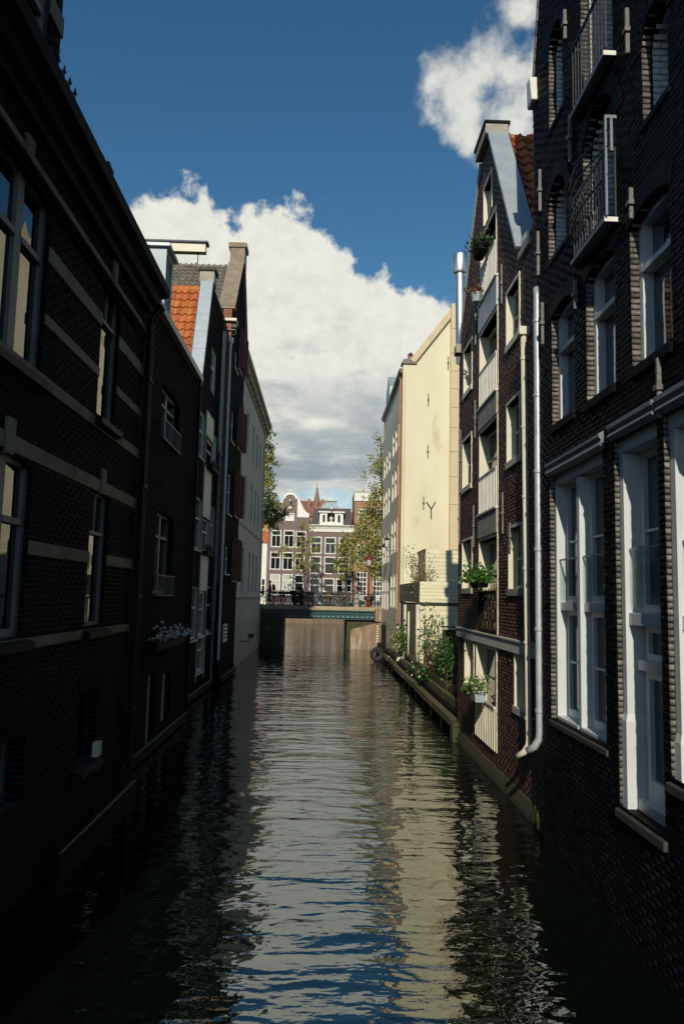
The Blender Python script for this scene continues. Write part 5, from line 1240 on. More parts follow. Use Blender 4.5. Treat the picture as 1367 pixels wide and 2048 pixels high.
# ---- garden bed, timber edge, planting
def garden():
    g = MB().box(3.95, 9.0, yF2+0.02, YX-0.0, -1.0, 0.86).build('garden_ground', 'soil'); g['kind'] = 'structure'
    r = empty('timber_jetty', (3.5, 20.4, 0), 0, 'mossy timber canal edging of stacked beams along the small garden', 'jetty')
    L_ = 25.5
    def beams(x0, x1, z0, z1, y0, y1, n, nm='beam', m='moss_timber'):
        for k in range(n):
            a = y0+(y1-y0)*k/n+0.01; b = y0+(y1-y0)*(k+1)/n-0.01; j = RNG.uniform(-0.03, 0.03); MB().box(x0+j, x1+j*0.3, a, b, z0+j, z1+j*0.7).build(nm, m, r, bevel=0.012)
    beams(0.0, 0.20, 0.22, 0.42, -0.1, L_, 6); beams(0.30, 0.48, 0.50, 0.74, 0.2, L_-1, 7); beams(0.46, 0.60, 0.78, 0.98, 0.5, 20.0, 6)
    for k in range(13):
        y = 0.3+k*2.0; MB().box(0.02, 0.18, y, y+0.18, -1.2, 0.215).build('pile', 'dark_timber', r)
    MB().box(0.25, 0.62, 0.1, L_, -1.0, 0.49).build('sheet_wall', 'dark_timber', r)
    MB().box(-0.12, 0.34, -0.55, -0.12, -0.9, 0.46).build('end_block', 'moss_stone', r, bevel=0.04)
    # rough stone planters at the near end
    for i, (x, y, z, sx, sy, sz, lab) in enumerate(((4.02, 21.2, 0.86, 0.5, 1.1, 0.42, 'mossy stone planter trough at the near end of the garden'), (4.0, 20.45, 0.86, 0.55, 0.55, 0.24, 'low broken stone block beside the brown house foot'))):
        o = MB().box(0, sx, 0, sy, 0, sz).build('stone_planter', 'moss_stone', bevel=0.03); o.location = (x, y, z); tag(o, lab, 'planter')
    e_ = empty('bucket', (4.32, 20.7, 1.10), 0, 'white plastic bucket on the stone block by the brown house', 'bucket')
    MB().lathe((0, 0, 0), [(0.11, 0), (0.14, 0.24), (0.15, 0.25), (0.13, 0.25), (0.10, 0.05)], 14).build('pail', 'white_paint', e_, smooth=True)
garden()
def shrub(base, label, mats, n, size, hgt, rad, lsize=0.1, stems=10, name='shrub', off=(0, 0), blobs=None, petals=None):
    e_ = empty(name, base, 0, label, 'shrub')
    g = MB(); tips = []
    for k in range(stems):
        a = RNG.uniform(0, 6.28); rr = rad*math.sqrt(RNG.uniform(0.02, 1)); h = hgt*RNG.uniform(0.45, 1.0)
        p1 = (0.35*rr*math.cos(a)+off[0]*0.3, 0.35*rr*math.sin(a), h*0.5); p2 = (rr*math.cos(a)+off[0], rr*math.sin(a)+off[1], h)
        g.tube([(0.05*math.cos(a), 0.05*math.sin(a), 0), p1, p2], [0.022, 0.014, 0.006], 5); tips += [np.array(p1)*0.5+np.array(p2)*0.5, np.array(p2), np.array(p1)]
    g.build('stems', 'bark', e_)
    for m, fr in mats:
        k = int(n*fr); c = np.array(tips)[RNG.integers(0, len(tips), k)]; P = c+RNG.normal(0, size, (k, 3)); P[:, 2] = np.maximum(P[:, 2], 0.02)
        leaves('foliage', P, RNG.uniform(0.6, 1.25, k)*lsize, m, e_)
    if petals: c = np.array(tips)[RNG.integers(0, len(tips), 26)]; leaves('blossom', c+RNG.normal(0, size*1.2, (26, 3)), lsize*0.9, petals, e_)
    return e_
shrub((4.45, 23.2, 0.86), 'dense dark green bush beside the brown house and the annex window', (('leaf_deep', 0.75), ('leaf_bright', 0.25)), 2600, 0.16, 1.45, 0.5, 0.10, 16, petals='petal_cream')
shrub((4.25, 25.6, 0.86), 'leafy green shrub under the annex window, taller than its neighbours', (('leaf_deep', 0.7), ('leaf_bright', 0.3)), 1500, 0.18, 1.45, 0.5, 0.10, 13)
shrub((4.12, 27.4, 0.86), 'reddish brown leaved shrub in the middle of the garden bed', (('leaf_russet', 0.7), ('leaf_deep', 0.3)), 900, 0.2, 1.0, 0.5, 0.10, 12, petals='petal_cream')
shrub((4.10, 30.5, 0.86), 'climbing rose with a green head against the annex corner', (('leaf_bright', 0.8), ('leaf_deep', 0.2)), 380, 0.16, 2.5, 0.3, 0.11, 7)
shrub((4.06, 36.4, 0.9), 'loose bush with small white flowers by the annex downpipe', (('leaf_bright', 0.6), ('leaf_deep', 0.4)), 520, 0.22, 1.7, 0.45, 0.13, 9, petals='petal_white')
shrub((3.96, 27.9, 0.72), 'dark plant with cream blossoms spilling over the timber edge', (('leaf_deep', 1.0),), 420, 0.14, 0.5, 0.4, 0.10, 9, off=(-0.3, 0), petals='petal_cream')
shrub((4.02, 40.0, 0.8), 'small pale flowering bush near the end of the mossy jetty', (('leaf_bright', 0.5), ('leaf_spring', 0.5)), 300, 0.2, 0.9, 0.35, 0.14, 8, petals='petal_white')
b = atY(838, 1163, YX+1.8)
shrub((b[0], YX+1.8, ZM+0.05), 'straw coloured dry shrub growing on the roof terrace', (('leaf_straw', 0.7), ('leaf_spring', 0.3)), 620, 0.16, 2.2, 0.75, 0.10, 22)
# climber twigs on the annex boards
def climber():
    e_ = empty('climber', (XC+0.5, YX-0.06, 0.9), 0, 'thin bare climber spread over the cream annex boards', 'climber'); g = MB()
    for k in range(9):
        x0, z0 = RNG.uniform(0.0, 0.5), RNG.uniform(0.0, 0.8); pts = [(x0, 0.03, z0)]; a = RNG.uniform(0.6, 2.2)
        for s in range(6): a += RNG.normal()*0.3; x0 += 0.28*math.cos(a); z0 += 0.28*math.sin(a); pts.append((min(max(x0, -0.3), 1.7), 0.02, z0))
        g.tube(pts, [0.014-0.0016*i for i in range(7)], 4)
    g.build('stems', 'bark', e_); P = np.array(g.v)[RNG.integers(0, len(g.v), 150)]+RNG.normal(0, 0.06, (150, 3))*np.array([1, 0.3, 1]); P[:, 1] = -np.abs(P[:, 1]); leaves('foliage', P, 0.10, 'leaf_bright', e_)
climber()
# grass tuft on the plinth corner
P = []
e_ = empty('grass_tuft', FR2.world(FR2.len-0.45, -0.03, 0.27), 0, 'tuft of long green grass on the plinth below the downpipes', 'grass')
g = MB()
for k in range(70):
    x, y = -abs(RNG.normal(0, 0.02)), RNG.normal(0, 0.13); h = RNG.uniform(0.03, 0.10); d = RNG.uniform(0.02, 0.07)
    g.tube([(x, y, 0), (x-d, y+RNG.normal()*0.02, h), (x-d*1.6, y+RNG.normal()*0.04, h-RNG.uniform(0.08, 0.24))], [0.006, 0.005, 0.001], 3)
g.build('blades', 'leaf', e_)
# fender raft with tyre at the end of the jetty
def fender():
    p = atZ(762, 1338, 0.0); e_ = empty('mooring_post', (3.45, 45.2, 0), 0, 'dark timber mooring post cluster at the end of the mossy jetty', 'mooring post')
    for i, (x, y, h) in enumerate(((0.25, 0.9, 1.9), (-0.05, 0.2, 0.75), (0.05, -0.5, 0.7))): MB().box(x-0.14, x+0.14, y-0.14, y+0.14, -1.2, h).build('post', 'dark_timber', e_, bevel=0.03)
    MB().hexa([(-0.3, -1.2, -0.5), (0.3, -1.2, -0.5), (0.3, 1.4, -0.5), (-0.3, 1.4, -0.5), (-0.25, -1.2, 0.3), (0.28, -1.2, 0.3), (0.28, 1.4, 0.9), (-0.1, 1.4, 0.9)]).build('fender_block', 'dark_timber', e_, bevel=0.03)
    t = empty('tyre', (3.45-0.28, 44.05, 0.38), 0, 'old black rubber tyre hung as a fender on the mooring post', 'tyre')
    MB().ring((0, -0.08, 0), 0.30, 0.11, 'y', 22, 8).build('rubber_ring', 'rubber', t, smooth=True); MB().ring((0, -0.08, 0), 0.19, 0.02, 'y', 18, 5).build('bead', 'anchor_iron', t, smooth=True)
fender()
# ================================================================== bridge
YB = 54.0
ZD = atY(690, 1214, YB)[2]; ZG = atY(690, 1239, YB)[2]
XBL, XBR = -4.25, 4.12
def bridge():
    r = empty('bridge', (0, YB, 0), 0, 'low teal iron girder bridge with stone coping and railing across the canal', 'bridge')
    D = 6.5
    MB().box(XBL, XBR, 0.1, D, ZD-0.25, ZD-0.001).build('deck', 'cobble', r)
    n = 9
    for k in range(n):
        a = XBL+(XBR-XBL)*k/n; b = XBL+(XBR-XBL)*(k+1)/n; MB().box(a+0.006, b-0.006, -0.12, 0.35, ZD-0.24, ZD+0.02).build('coping_stone', 'coping_stone', r, bevel=0.015)
    g = MB(); zt = ZD-0.245; h = zt-ZG
    g.strip([(0.02, ZG), (0.12, ZG), (0.12, zt), (0.02, zt)], XBL+0.02, XBR-0.02)
    for z, pr, t in ((zt-0.07, 0.16, 0.06), (zt-0.26, 0.10, 0.05), (ZG+0.10, 0.08, 0.04), (ZG+0.001, 0.16, 0.06)): g.strip([(0.02-pr, z), (0.02, z), (0.02, z+t), (0.02-pr, z+t)], XBL+0.03, XBR-0.03)
    g.build('girder', 'teal_iron', r)
    MB().box(XBL, XBR, D-0.2, D-0.05, ZG, ZD-0.26).build('far_girder', 'teal_iron', r)
    for k in range(24):
        x = XBL+0.3+k*(XBR-XBL-0.6)/23; MB().lathe((x, -0.10, ZG+0.165), [(0.008, -0.035), (0.03, -0.02), (0.035, 0.01), (0.015, 0.035)], 8).build('light_bulb', 'bulb', r)
    # railing
    n = 9
    for k in range(n):
        x = XBL+0.55+k*0.92
        g = MB(); g.box(x-0.035, x+0.035, 0.06, 0.13, ZD+0.021, ZD+0.98); g.box(x-0.07, x+0.07, 0.03, 0.16, ZD+0.021, ZD+0.06); g.lathe((x, 0.095, ZD+0.98), [(0.04, 0), (0.05, 0.03), (0.02, 0.07)], 8); g.tube([(x, 0.02, ZD+0.04), (x, -0.10, ZD-0.2)], 0.02, 5); g.build('railing_post', 'teal_iron', r)
    for z in (0.30, 0.62, 0.93):
        g = MB(); g.tube([(XBL+0.1, 0.095, ZD+z), (XBR-0.05, 0.095, ZD+z)], 0.022 if z > 0.9 else 0.016, 6); g.build('rail', 'teal_iron', r)
    # abutments
    MB().box(-16, -2.85, 0.15, D, -1.0, ZD-0.26).build('abutment', 'moss_stone', r); MB().box(1.75, 16, 0.15, D, -1.0, ZD-0.26).build('abutment', 'moss_stone', r)
    # sunlit wing wall, face and top
    xl = atY(700, 1290, YB-0.6)[0]; xr = XBR+0.02; z1 = atY(706, 1258, YB-0.6)[2]; z2 = atY(757, 1244, YB-0.6)[2]
    g = MB(); g.prism([(xl, -1.0), (xr, -1.0), (xr, z2), (xl+0.15, z1), (xl, z1-0.15)], -0.6, 0.14); g.build('wing_wall', 'quay_stone', r, bevel=0.05)
    MB().box(XBR-0.45, XBR+0.02, -0.75, 0.3, z2+0.001, ZD-0.05).build('pier_block', 'quay_stone', r, bevel=0.04)
    g = MB(); x = xr-0.3
    for k in range(9): g.box(x-0.05, x+0.05, -0.66, -0.601, 0.2+k*0.17, 0.3+k*0.17)
    g.build('tide_gauge', 'white_paint', r)
    MB().box(XBL-0.3, -2.86, -0.5, 0.14, -1.0, ZG+0.3).build('wing_wall', 'moss_stone', r)
bridge()
# streets either side of the bridge, far quay
for x0, x1 in ((-60, XBL-0.01), (XBR+0.01, 60)):
    s = MB().box(x0, x1, YB+0.1, YB+6.5, -1.0, ZD-0.01).build('street', 'cobble'); s['kind'] = 'structure'
YQ = 100.0; ZQ = 1.1
q = MB().box(-70, 70, YQ+0.3, YQ+90, -1.0, ZQ).build('quay', 'cobble'); q['kind'] = 'structure'
wq = empty('quay_wall', (0, YQ, 0), 0, 'sunlit tan stone quay wall on the far side beyond the bridge', 'wall')
MB().box(-70, 70, 0.05, 0.29, -1.0, ZQ-0.25).build('wall_face', 'wet_stone', wq)
for k in range(40): MB().box(-24+k*1.2+0.01, -24+(k+1)*1.2-0.01, -0.05, 0.29, ZQ-0.249, ZQ+0.06).build('coping_stone', 'coping_stone', wq)

# ================================================================== far houses
YH = 108.0
def far_house(label, x0, x1, ytop, m, rows, name='canal_house', deep=9.0, white=0.14, base=ZQ, Y=YH, style=None):
    a = atY(x0, 1130, Y); b = atY(x1, 1130, Y); f = Facade(name, label, 'house', (a[0], Y), (b[0], Y)); R = f.root
    zt = f.uz((x0+x1)/2, ytop)[1]; ops = []
    for r in rows:
        o = Op(*f.rect(r[0], r[2], r[3], r[1], None, None), depth=0.05); o.sty = r[4] if len(r) > 4 else {}; o.u0 = max(o.u0, 0.05); o.u1 = min(o.u1, f.len-0.05); o.z1 = min(o.z1, zt-0.02); o.z0 = max(o.z0, base+0.02); ops.append(o)
    masonry(f, 0, f.len, base, zt, ops, m, back=0.3, jamb_mat='white_paint')
    for o in ops: window(R, o.u0, o.u1, o.z0, o.z1, -0.03, fw=white, th=0.10, **{**dict(split=0.62, bar=0.07, sill=None), **o.sty})
    body(f, [(0, base), (f.len, base), (f.len, zt-0.01), (0, zt-0.01)], 0.28, deep, m)
    return f, zt
c2 = dict(cols=2, split=0.64)
fA, zA_ = far_house('mauve brick canal house with white neck gable scrolls and hoist beam', 533.5, 617, 1034, 'mauve_brick', [
    (542, 562, 1060, 1094, dict(cols=2, split=0.72)), (567, 588, 1060, 1095, dict(cols=2, split=0.72)), (591, 612, 1062, 1096, dict(cols=2, split=0.72)),
    (540, 561, 1103, 1139, dict(cols=2, split=0.70)), (564.5, 586, 1104, 1140, dict(cols=2, split=0.70)), (589, 608.5, 1105, 1141, dict(cols=2, split=0.70)),
    (539.5, 560, 1148, 1190, dict(cols=2, split=0.70, glass='curtain')), (564, 585, 1148, 1190, dict(cols=2, split=0.70, glass='curtain')), (588, 607, 1149, 1192, dict(split=0.62))])
def neck_gable():
    f = fA; R = f.root
    n0 = f.uz(566, 1010)[0]; n1 = f.uz(594.5, 1010)[0]; zt = f.uz(580, 998)[1]; c = (n0+n1)/2; w = (n1-n0)/2
    o = Op(*f.rect(570, 1026, 1058, 588, None, None), depth=0.05); o.z0 = max(o.z0, zA_+0.01)
    # neck with loft opening
    g = MB(); g.box(n0, o.u0, 0, 0.4, zA_, o.z1); g.box(o.u1, n1, 0, 0.4, zA_, o.z1); g.box(n0, n1, 0, 0.4, o.z1, zt)
    g.prism([(c-w, zt)]+[(c+w*0.8*math.cos(t), zt+w*0.75*math.sin(t)) for t in np.linspace(math.pi, 0, 12)]+[(c+w, zt)], 0.0, 0.4); g.build('neck', 'mauve_brick', R)
    MB().box(o.u0, o.u1, 0.3, 0.39, zA_, o.z1).build('loft_back', 'mauve_brick', R)
    window(R, o.u0, o.u1, zA_+0.02, o.z1, -0.03, fw=0.14, th=0.1, split=0.25, bar=0.07, glass='glass_blue')
    MB().box(o.u0, o.u1, -0.045, -0.031, zA_-0.55, zA_+0.0).build('loft_panel', 'white_paint', R)
    g = MB(); pr = [(c+(w*0.98)*math.cos(t), zt+w*0.95*math.sin(t)) for t in np.linspace(math.pi, 0, 14)]; pi_ = [(c+(w*0.72)*math.cos(t), zt+w*0.62*math.sin(t)) for t in np.linspace(0, math.pi, 14)]
    g.prism(pr+pi_, -0.12, 0.2); g.lathe((c, 0.0, zt+w*0.93), [(0.14, 0), (0.22, 0.12), (0.18, 0.3), (0.05, 0.42)], 8); g.build('gable_crest', 'white_paint', R)
    for s in (-1, 1):
        e_ = c+s*w; x2 = 0.15 if s < 0 else f.len-0.12; L_ = x2-e_; g = MB(); zs = zA_-0.0
        pts = [(e_+s*0.005, zs), (x2, zs), (x2, zs+0.55), (e_+L_*0.75, zs+0.75), (e_+L_*0.5, zs+1.35), (e_+L_*0.25, zs+2.2), (e_+L_*0.12, zs+2.6), (e_+s*0.005, zs+2.7)]
        if s < 0: pts = pts[::-1]
        g.prism(pts, -0.10, 0.25); g.build('gable_scroll', 'white_paint', R)
    zb = f.uz(580, 1002)[1]; MB().box(c-0.09, c+0.09, -0.9, 0.1, zb-0.1, zb+0.12).build('hoist_beam', 'white_paint', R)
    MB().lathe((c, -0.05, f.uz(579, 1016)[1]-0.25), [(0.05, 0), (0.28, 0.12), (0.3, 0.3), (0.1, 0.5)], 8).build('shell_ornament', 'white_paint', R)
    g = MB(); g.box(c-w*0.7, c+w*0.7, -0.02, 0.0, zb-0.75, zb-0.66); g.build('iron_tie', 'black_iron', R)
    MB().prism([(0.2, zA_), (f.len-0.1, zA_), (c, zA_+3.2)], 0.41, 9).build('roof', 'red_tile', R)
neck_gable()
fB, zB_ = far_house('brown brick canal house with dark mansard roof and white dormer', 617.4, 704.5, 1064, 'mauve_brick', [
    (621, 643, 1073, 1107, c2), (649, 671, 1074, 1108, c2), (677, 699, 1075, 1108, c2),
    (619, 642, 1112, 1147), (647.5, 670, 1113, 1148), (676, 698, 1114, 1148),
    (618.3, 640, 1156, 1192), (646, 668, 1156, 1192), (671, 686, 1157, 1193), (687, 703, 1157, 1193)])
def mansard():
    f = fB; R = f.root; L_ = f.len
    zc = f.uz(660, 1050)[1]; g = MB(); g.strip([(0.05, zB_), (-0.12, zB_), (-0.14, zc-0.35), (-0.45, zc-0.12), (-0.48, zc), (0.3, zc), (0.3, zB_)], -0.1, L_+0.1); g.build('cornice', 'white_paint', R)
    for k in range(17): u = 0.1+k*(L_-0.3)/16; MB().prism([(u, zc-0.42), (u+0.2, zc-0.42), (u+0.1, zc-0.62)], -0.2, -0.13).build('cornice_drop', 'weathered_board', R)
    zm = f.uz(660, 1015)[1]
    P = [(0.1, 0.85, zc+0.002), (L_-0.1, 0.85, zc+0.002), (L_-0.1, 8, zc+0.002), (0.1, 8, zc+0.002), (0.6, 1.4, zm), (L_-0.4, 1.4, zm), (L_-0.4, 7, zm), (0.6, 7, zm)]
    MB().hexa(P).build('mansard_roof', 'slate', R); MB().box(0.5, L_-0.3, 1.3, 7.1, zm+0.001, zm+0.10).build('roof_edge', 'stone_pale', R)
    d = f.rect(639, 1025, 1049, 686, None, None); z0, z1 = zc+0.003, d[3]
    us = [f.uz(x, 1035)[0] for x in (644, 650.5, 654, 669, 674, 681)]
    g = MB(); g.box(d[0], us[2], 0.12, 1.6, z0, z1); g.box(us[3], d[1], 0.12, 1.6, z0, z1); g.box(us[2], us[3], 1.2, 1.6, z0, z1); g.build('dormer', 'white_paint', R)
    MB().box(d[0]-0.2, d[1]+0.2, -0.15, 1.7, z1+0.001, z1+0.2).build('dormer_cornice', 'white_paint', R)
    us = [f.uz(x, 1035)[0] for x in (644, 650.5, 654, 669, 674, 681)]
    window(R, us[0], us[1], z0+0.35, z1-0.25, 0.02, fw=0.06, th=0.09); window(R, us[4], us[5], z0+0.35, z1-0.25, 0.02, fw=0.06, th=0.09)
    MB().box(us[2]+0.01, us[3]-0.01, 0.80, 0.84, z0+0.2, z1-0.12).build('dark_interior', 'black_paint', R); g = MB(); g.box(us[2]-0.08, us[2], 0.0, 0.118, z0+0.15, z1-0.05); g.box(us[3], us[3]+0.08, 0.0, 0.118, z0+0.15, z1-0.05); g.build('casement_post', 'white_paint', R)
    zh = f.uz(661, 1018)[1]; MB().box((us[2]+us[3])/2-0.1, (us[2]+us[3])/2+0.1, -1.0, 0.4, zh-0.1, zh+0.12).build('hoist_beam', 'white_paint', R)
    t = f.rect(641, 998, 1014, 679, None, None); zt = t[3]
    MB().hexa([(t[0], 2, zm+0.101), (t[1], 2, zm+0.101), (t[1], 5, zm+0.101), (t[0], 5, zm+0.101), (t[0]+0.7, 2.6, zt), (t[1]-0.5, 2.6, zt), (t[1]-0.5, 4.4, zt), (t[0]+0.7, 4.4, zt)]).build('roof_lantern', 'zinc', R)
    MB().box(t[0]+0.55, t[1]-0.35, 2.4, 4.6, zt+0.001, zt+0.12).build('roof_lantern_cap', 'stone_pale', R)
    return f, us, z0
fBB, usB, zB0 = mansard()
p4 = dict(cols=3, rows=3, split=None, bar=0.10)
fC, zC_ = far_house('rust coloured brick canal house with small paned windows and white top cornice', 706, 800, 1003, 'rust_brick', [
    (716, 735.5, 1018, 1040, dict(cols=3, rows=3, split=None, bar=0.09)), (747, 766, 1018, 1041, dict(cols=3, rows=3, split=None, bar=0.09)), (715, 735, 1050, 1078, p4), (747, 766, 1050, 1079, p4), (714, 733.5, 1089, 1126, p4), (747, 766, 1089, 1126, p4),
    (712, 733, 1144, 1192, dict(cols=3, rows=5, split=None, bar=0.10)), (745, 766, 1144, 1192, dict(cols=3, rows=5, split=None, bar=0.10))], white=0.12)
zz = fC.uz(730, 980)[1]
MB().strip([(0.05, zC_), (-0.15, zC_), (-0.18, zz-0.5), (-0.4, zz-0.15), (-0.42, zz), (0.4, zz), (0.4, zC_)], -0.05, fC.len).build('cornice', 'white_paint', fC.root)
MB().box(0, fC.len, 0.3, 9, zC_, zz-0.05).build('attic', 'rust_brick', fC.root)
fD, zD_ = far_house('low white rendered house with orange tiled roof at the left of the mauve one', 470, 533, 1085, 'white_paint', [(522, 530, 1157, 1192), (505, 514, 1100, 1130), (488, 497, 1100, 1130)], white=0.10)
roofD = MB().prism([(0, zD_), (fD.len, zD_), (fD.len, zD_+0.1), (0, zD_+0.1)], -0.2, 0.3).build('eave', 'orange_tile', fD.root)
g = MB(); g.hexa([(0, -0.2, zD_+0.101), (fD.len, -0.2, zD_+0.101), (fD.len, 6, zD_+0.101), (0, 6, zD_+0.101), (0, 1.2, zD_+1.7), (fD.len, 1.2, zD_+1.7), (fD.len, 5, zD_+1.7), (0, 5, zD_+1.7)]); g.build('roof', 'orange_tile', fD.root)
p = atY(541, 1100, 118); q2 = atY(500, 1100, 118); zz = atY(535, 1046, 118)[2]
o = empty('back_house', (q2[0], 118, ZQ), 0, 'ochre brick house peeping above the orange tiled roof', 'house'); MB().box(0, p[0]-q2[0], 0, 6, 0, zz-ZQ).build('wall', 'ochre_brick', o); MB().prism([(0, zz-ZQ), (p[0]-q2[0], zz-ZQ), ((p[0]-q2[0])/2, zz-ZQ+2.2)], 0.0, 6).build('roof', 'red_tile', o)
# roofs and spire behind
p = atY(612, 1003, 125); o = empty('back_house', (p[0]-5, 125, ZQ), 0, 'red tiled roof with chimneys rising between the two brown houses', 'house')
MB().box(0, 10, 0, 8, 0, p[2]-ZQ-2.5).build('wall', 'rust_brick', o); MB().strip([(-0.3, p[2]-ZQ-2.499), (8.3, p[2]-ZQ-2.499), (4, p[2]-ZQ+0.6)], 0, 10).build('roof', 'red_tile', o)
for dx in (5.2, 6.4, 7.4): MB().box(dx, dx+0.5, 2.0, 2.5, p[2]-ZQ-1.2, p[2]-ZQ+0.7).build('chimney', 'chimney_brick', o)
b = atY(633, 1014, 190); t = atY(633, 965, 190); k_ = atY(633, 985, 190)
o = empty('church_spire', (b[0], 190, ZQ), 0, 'slender brown church spire with finial above the roofs', 'spire')
MB().box(-1.7, 1.7, -1.7, 1.7, 0, b[2]-ZQ-0.2).build('tower', 'rust_brick', o)
MB().lathe((0, 0, b[2]-ZQ), [(1.7, -0.2), (1.25, 0.3), (0.9, 1.2), (0.55, (k_[2]-b[2])*0.7), (0.25, k_[2]-b[2]+0.6)], 8).build('spire_roof', 'spire_copper', o)
MB().tube([(0, 0, k_[2]-ZQ+0.5), (0, 0, t[2]-ZQ)], [0.16, 0.05], 6).build('finial', 'spire_copper', o); MB().lathe((0, 0, k_[2]-ZQ+0.9), [(0.05, -0.25), (0.3, 0), (0.05, 0.25)], 8).build('orb', 'spire_copper', o)
for i, (dx, dz) in enumerate(((-1.9, 0.2), (1.9, 0.2))): MB().lathe((dx, -1.2, b[2]-ZQ-0.5+dz), [(0.3, 0), (0.25, 0.6), (0.02, 1.9)], 6).build('pinnacle', 'spire_copper', o)
p = atY(703, 1022, 118); o = empty('back_house', (p[0]-3.2, 114, ZQ), 0, 'blue grey zinc roof between the mansard and the rust brick house', 'house'); MB().box(0, 5, 6, 10, 0, p[2]-ZQ).build('wall', 'lead', o); MB().box(-0.1, 5.1, 5.9, 10, p[2]-ZQ+0.001, p[2]-ZQ+0.2).build('roof', 'zinc', o)

# ================================================================== trees
def tree(name, label, base, blobs, n, lsize, leaf_mats, trunk_r, spread, extra=None, droop=0.0, group=None, join=0.35):
    """blobs: (x,y,z,r) clumps in the crown; limbs run from the trunk to each clump"""
    e_ = empty(name, base, 0, label, 'tree', group); B = np.array(blobs, float)-np.array([*base, 0]); top = B[:, 2].max()
    c = np.average(B[:, :3], axis=0, weights=B[:, 3]); g = MB(); zs = B[:, 2].min()
    fork = Vector((c[0]*0.25, c[1]*0.25, max(zs*0.6, 1.5)))
    g.tube([(0, 0, -0.05), (c[0]*0.08, c[1]*0.08, fork.z*0.5), fork, Vector((c[0]*0.8, c[1]*0.8, c[2])), Vector((c[0], c[1], top*0.97))], [trunk_r*1.25, trunk_r, trunk_r*0.85, trunk_r*0.45, trunk_r*0.1], 8)
    for b in B:
        t = min(max((b[2]-fork.z)/(top-fork.z+0.01)-0.25, 0), 0.9); s = fork.lerp(Vector((c[0], c[1], top*0.97)), t); e2 = Vector(b[:3]); m_ = s.lerp(e2, 0.55)+Vector((0, 0, 0.15*(e2-s).length))
        g.tube([s, m_, e2], [trunk_r*0.32, trunk_r*0.18, trunk_r*0.06], 5)
        for _ in range(5):
            d = Vector(RNG.normal(size=3))*b[3]*0.7; g.tube([e2.lerp(m_, RNG.uniform(0, 0.5)), e2+d], [trunk_r*0.07, trunk_r*0.03], 4)
    g.build('trunk', 'bark', e_)
    W_ = B[:, 3]**1.6; W_ /= W_.sum()
    for m, fr in leaf_mats:
        k = int(n*fr); idx = RNG.choice(len(B), k, p=W_); nsub = 14
        sub = RNG.normal(0, 0.62, (len(B), nsub, 3)); P = B[idx, :3]+sub[idx, RNG.integers(0, nsub, k)]*B[idx, 3][:, None]+RNG.normal(0, 0.22, (k, 3))*B[idx, 3][:, None]
        leaves('crown', P, RNG.uniform(0.7, 1.3, k)*lsize, m, e_)
    return e_
def pxblobs(L_, Y, jit):
    out = []
    for px, py, r in L_: 
        y = Y+RNG.uniform(-jit, jit); p = atY(px, py, y); out.append((p[0], y, p[2], r*y/F_PX))
    return out
bl = [(760, 880, 12), (764, 915, 16), (756, 945, 16), (762, 985, 22), (748, 1005, 18), (756, 1035, 24), (738, 1030, 18), (742, 1062, 24), (722, 1060, 18), (758, 1080, 24), (708, 1078, 14), (730, 1095, 22), (748, 1115, 24), (714, 1108, 13), (736, 1135, 18), (756, 1145, 18), (770, 1000, 30), (780, 940, 30), (785, 1080, 40), (800, 1010, 50), (700, 1092, 10)]
tree('canal_tree', 'light green spring tree hanging over the bridge end beside the off white canal front', (6.3, 63.5, ZD-0.01), pxblobs(bl, 63.5, 1.6), 7500, 0.20, (('leaf_spring', 0.88), ('leaf', 0.12)), 0.20, 1)
bl = [(534, 872, 10), (540, 895, 10), (532, 925, 14), (545, 915, 7), (530, 960, 14), (540, 1000, 14), (552, 1020, 13), (535, 1030, 18), (548, 1042, 12), (560, 1032, 9), (520, 1000, 30), (505, 940, 35), (500, 1020, 40), (490, 900, 40), (568, 1024, 6)]
tree('canal_tree', 'green tree leaning out past the grey beige rendered house', (-6.6, 62.5, ZD-0.01), pxblobs(bl, 62.5, 1.4), 9500, 0.18, (('leaf', 0.5), ('leaf_spring', 0.5)), 0.20, 1)
bl = [(604, 1052, 8), (618, 1058, 7), (596, 1075, 8), (612, 1082, 9), (625, 1075, 7), (600, 1100, 9), (618, 1105, 9), (572, 1098, 8), (560, 1108, 7), (588, 1112, 8), (630, 1098, 6), (606, 1125, 9), (622, 1135, 8), (594, 1140, 7)]
t0 = atY(610, 1185, 98.0)
tree('young_tree', 'slim young tree with sparse yellow green leaves before the mauve house', (t0[0], 98.0+2.6, ZQ), pxblobs(bl, 99.5, 0.8), 1500, 0.22, (('leaf_spring', 1.0),), 0.16, 1)
bl = [(690, 1085, 10), (682, 1100, 9), (696, 1108, 9), (676, 1125, 8), (692, 1138, 9), (706, 1120, 9), (668, 1140, 6), (684, 1155, 6)]
t0 = atY(697, 1185, 98.0)
tree('young_tree', 'yellow green spring tree in front of the mansard house corner', (t0[0], 102.2, ZQ), pxblobs(bl, 101.0, 0.8), 2600, 0.22, (('leaf_spring', 0.8), ('leaf', 0.2)), 0.14, 1)

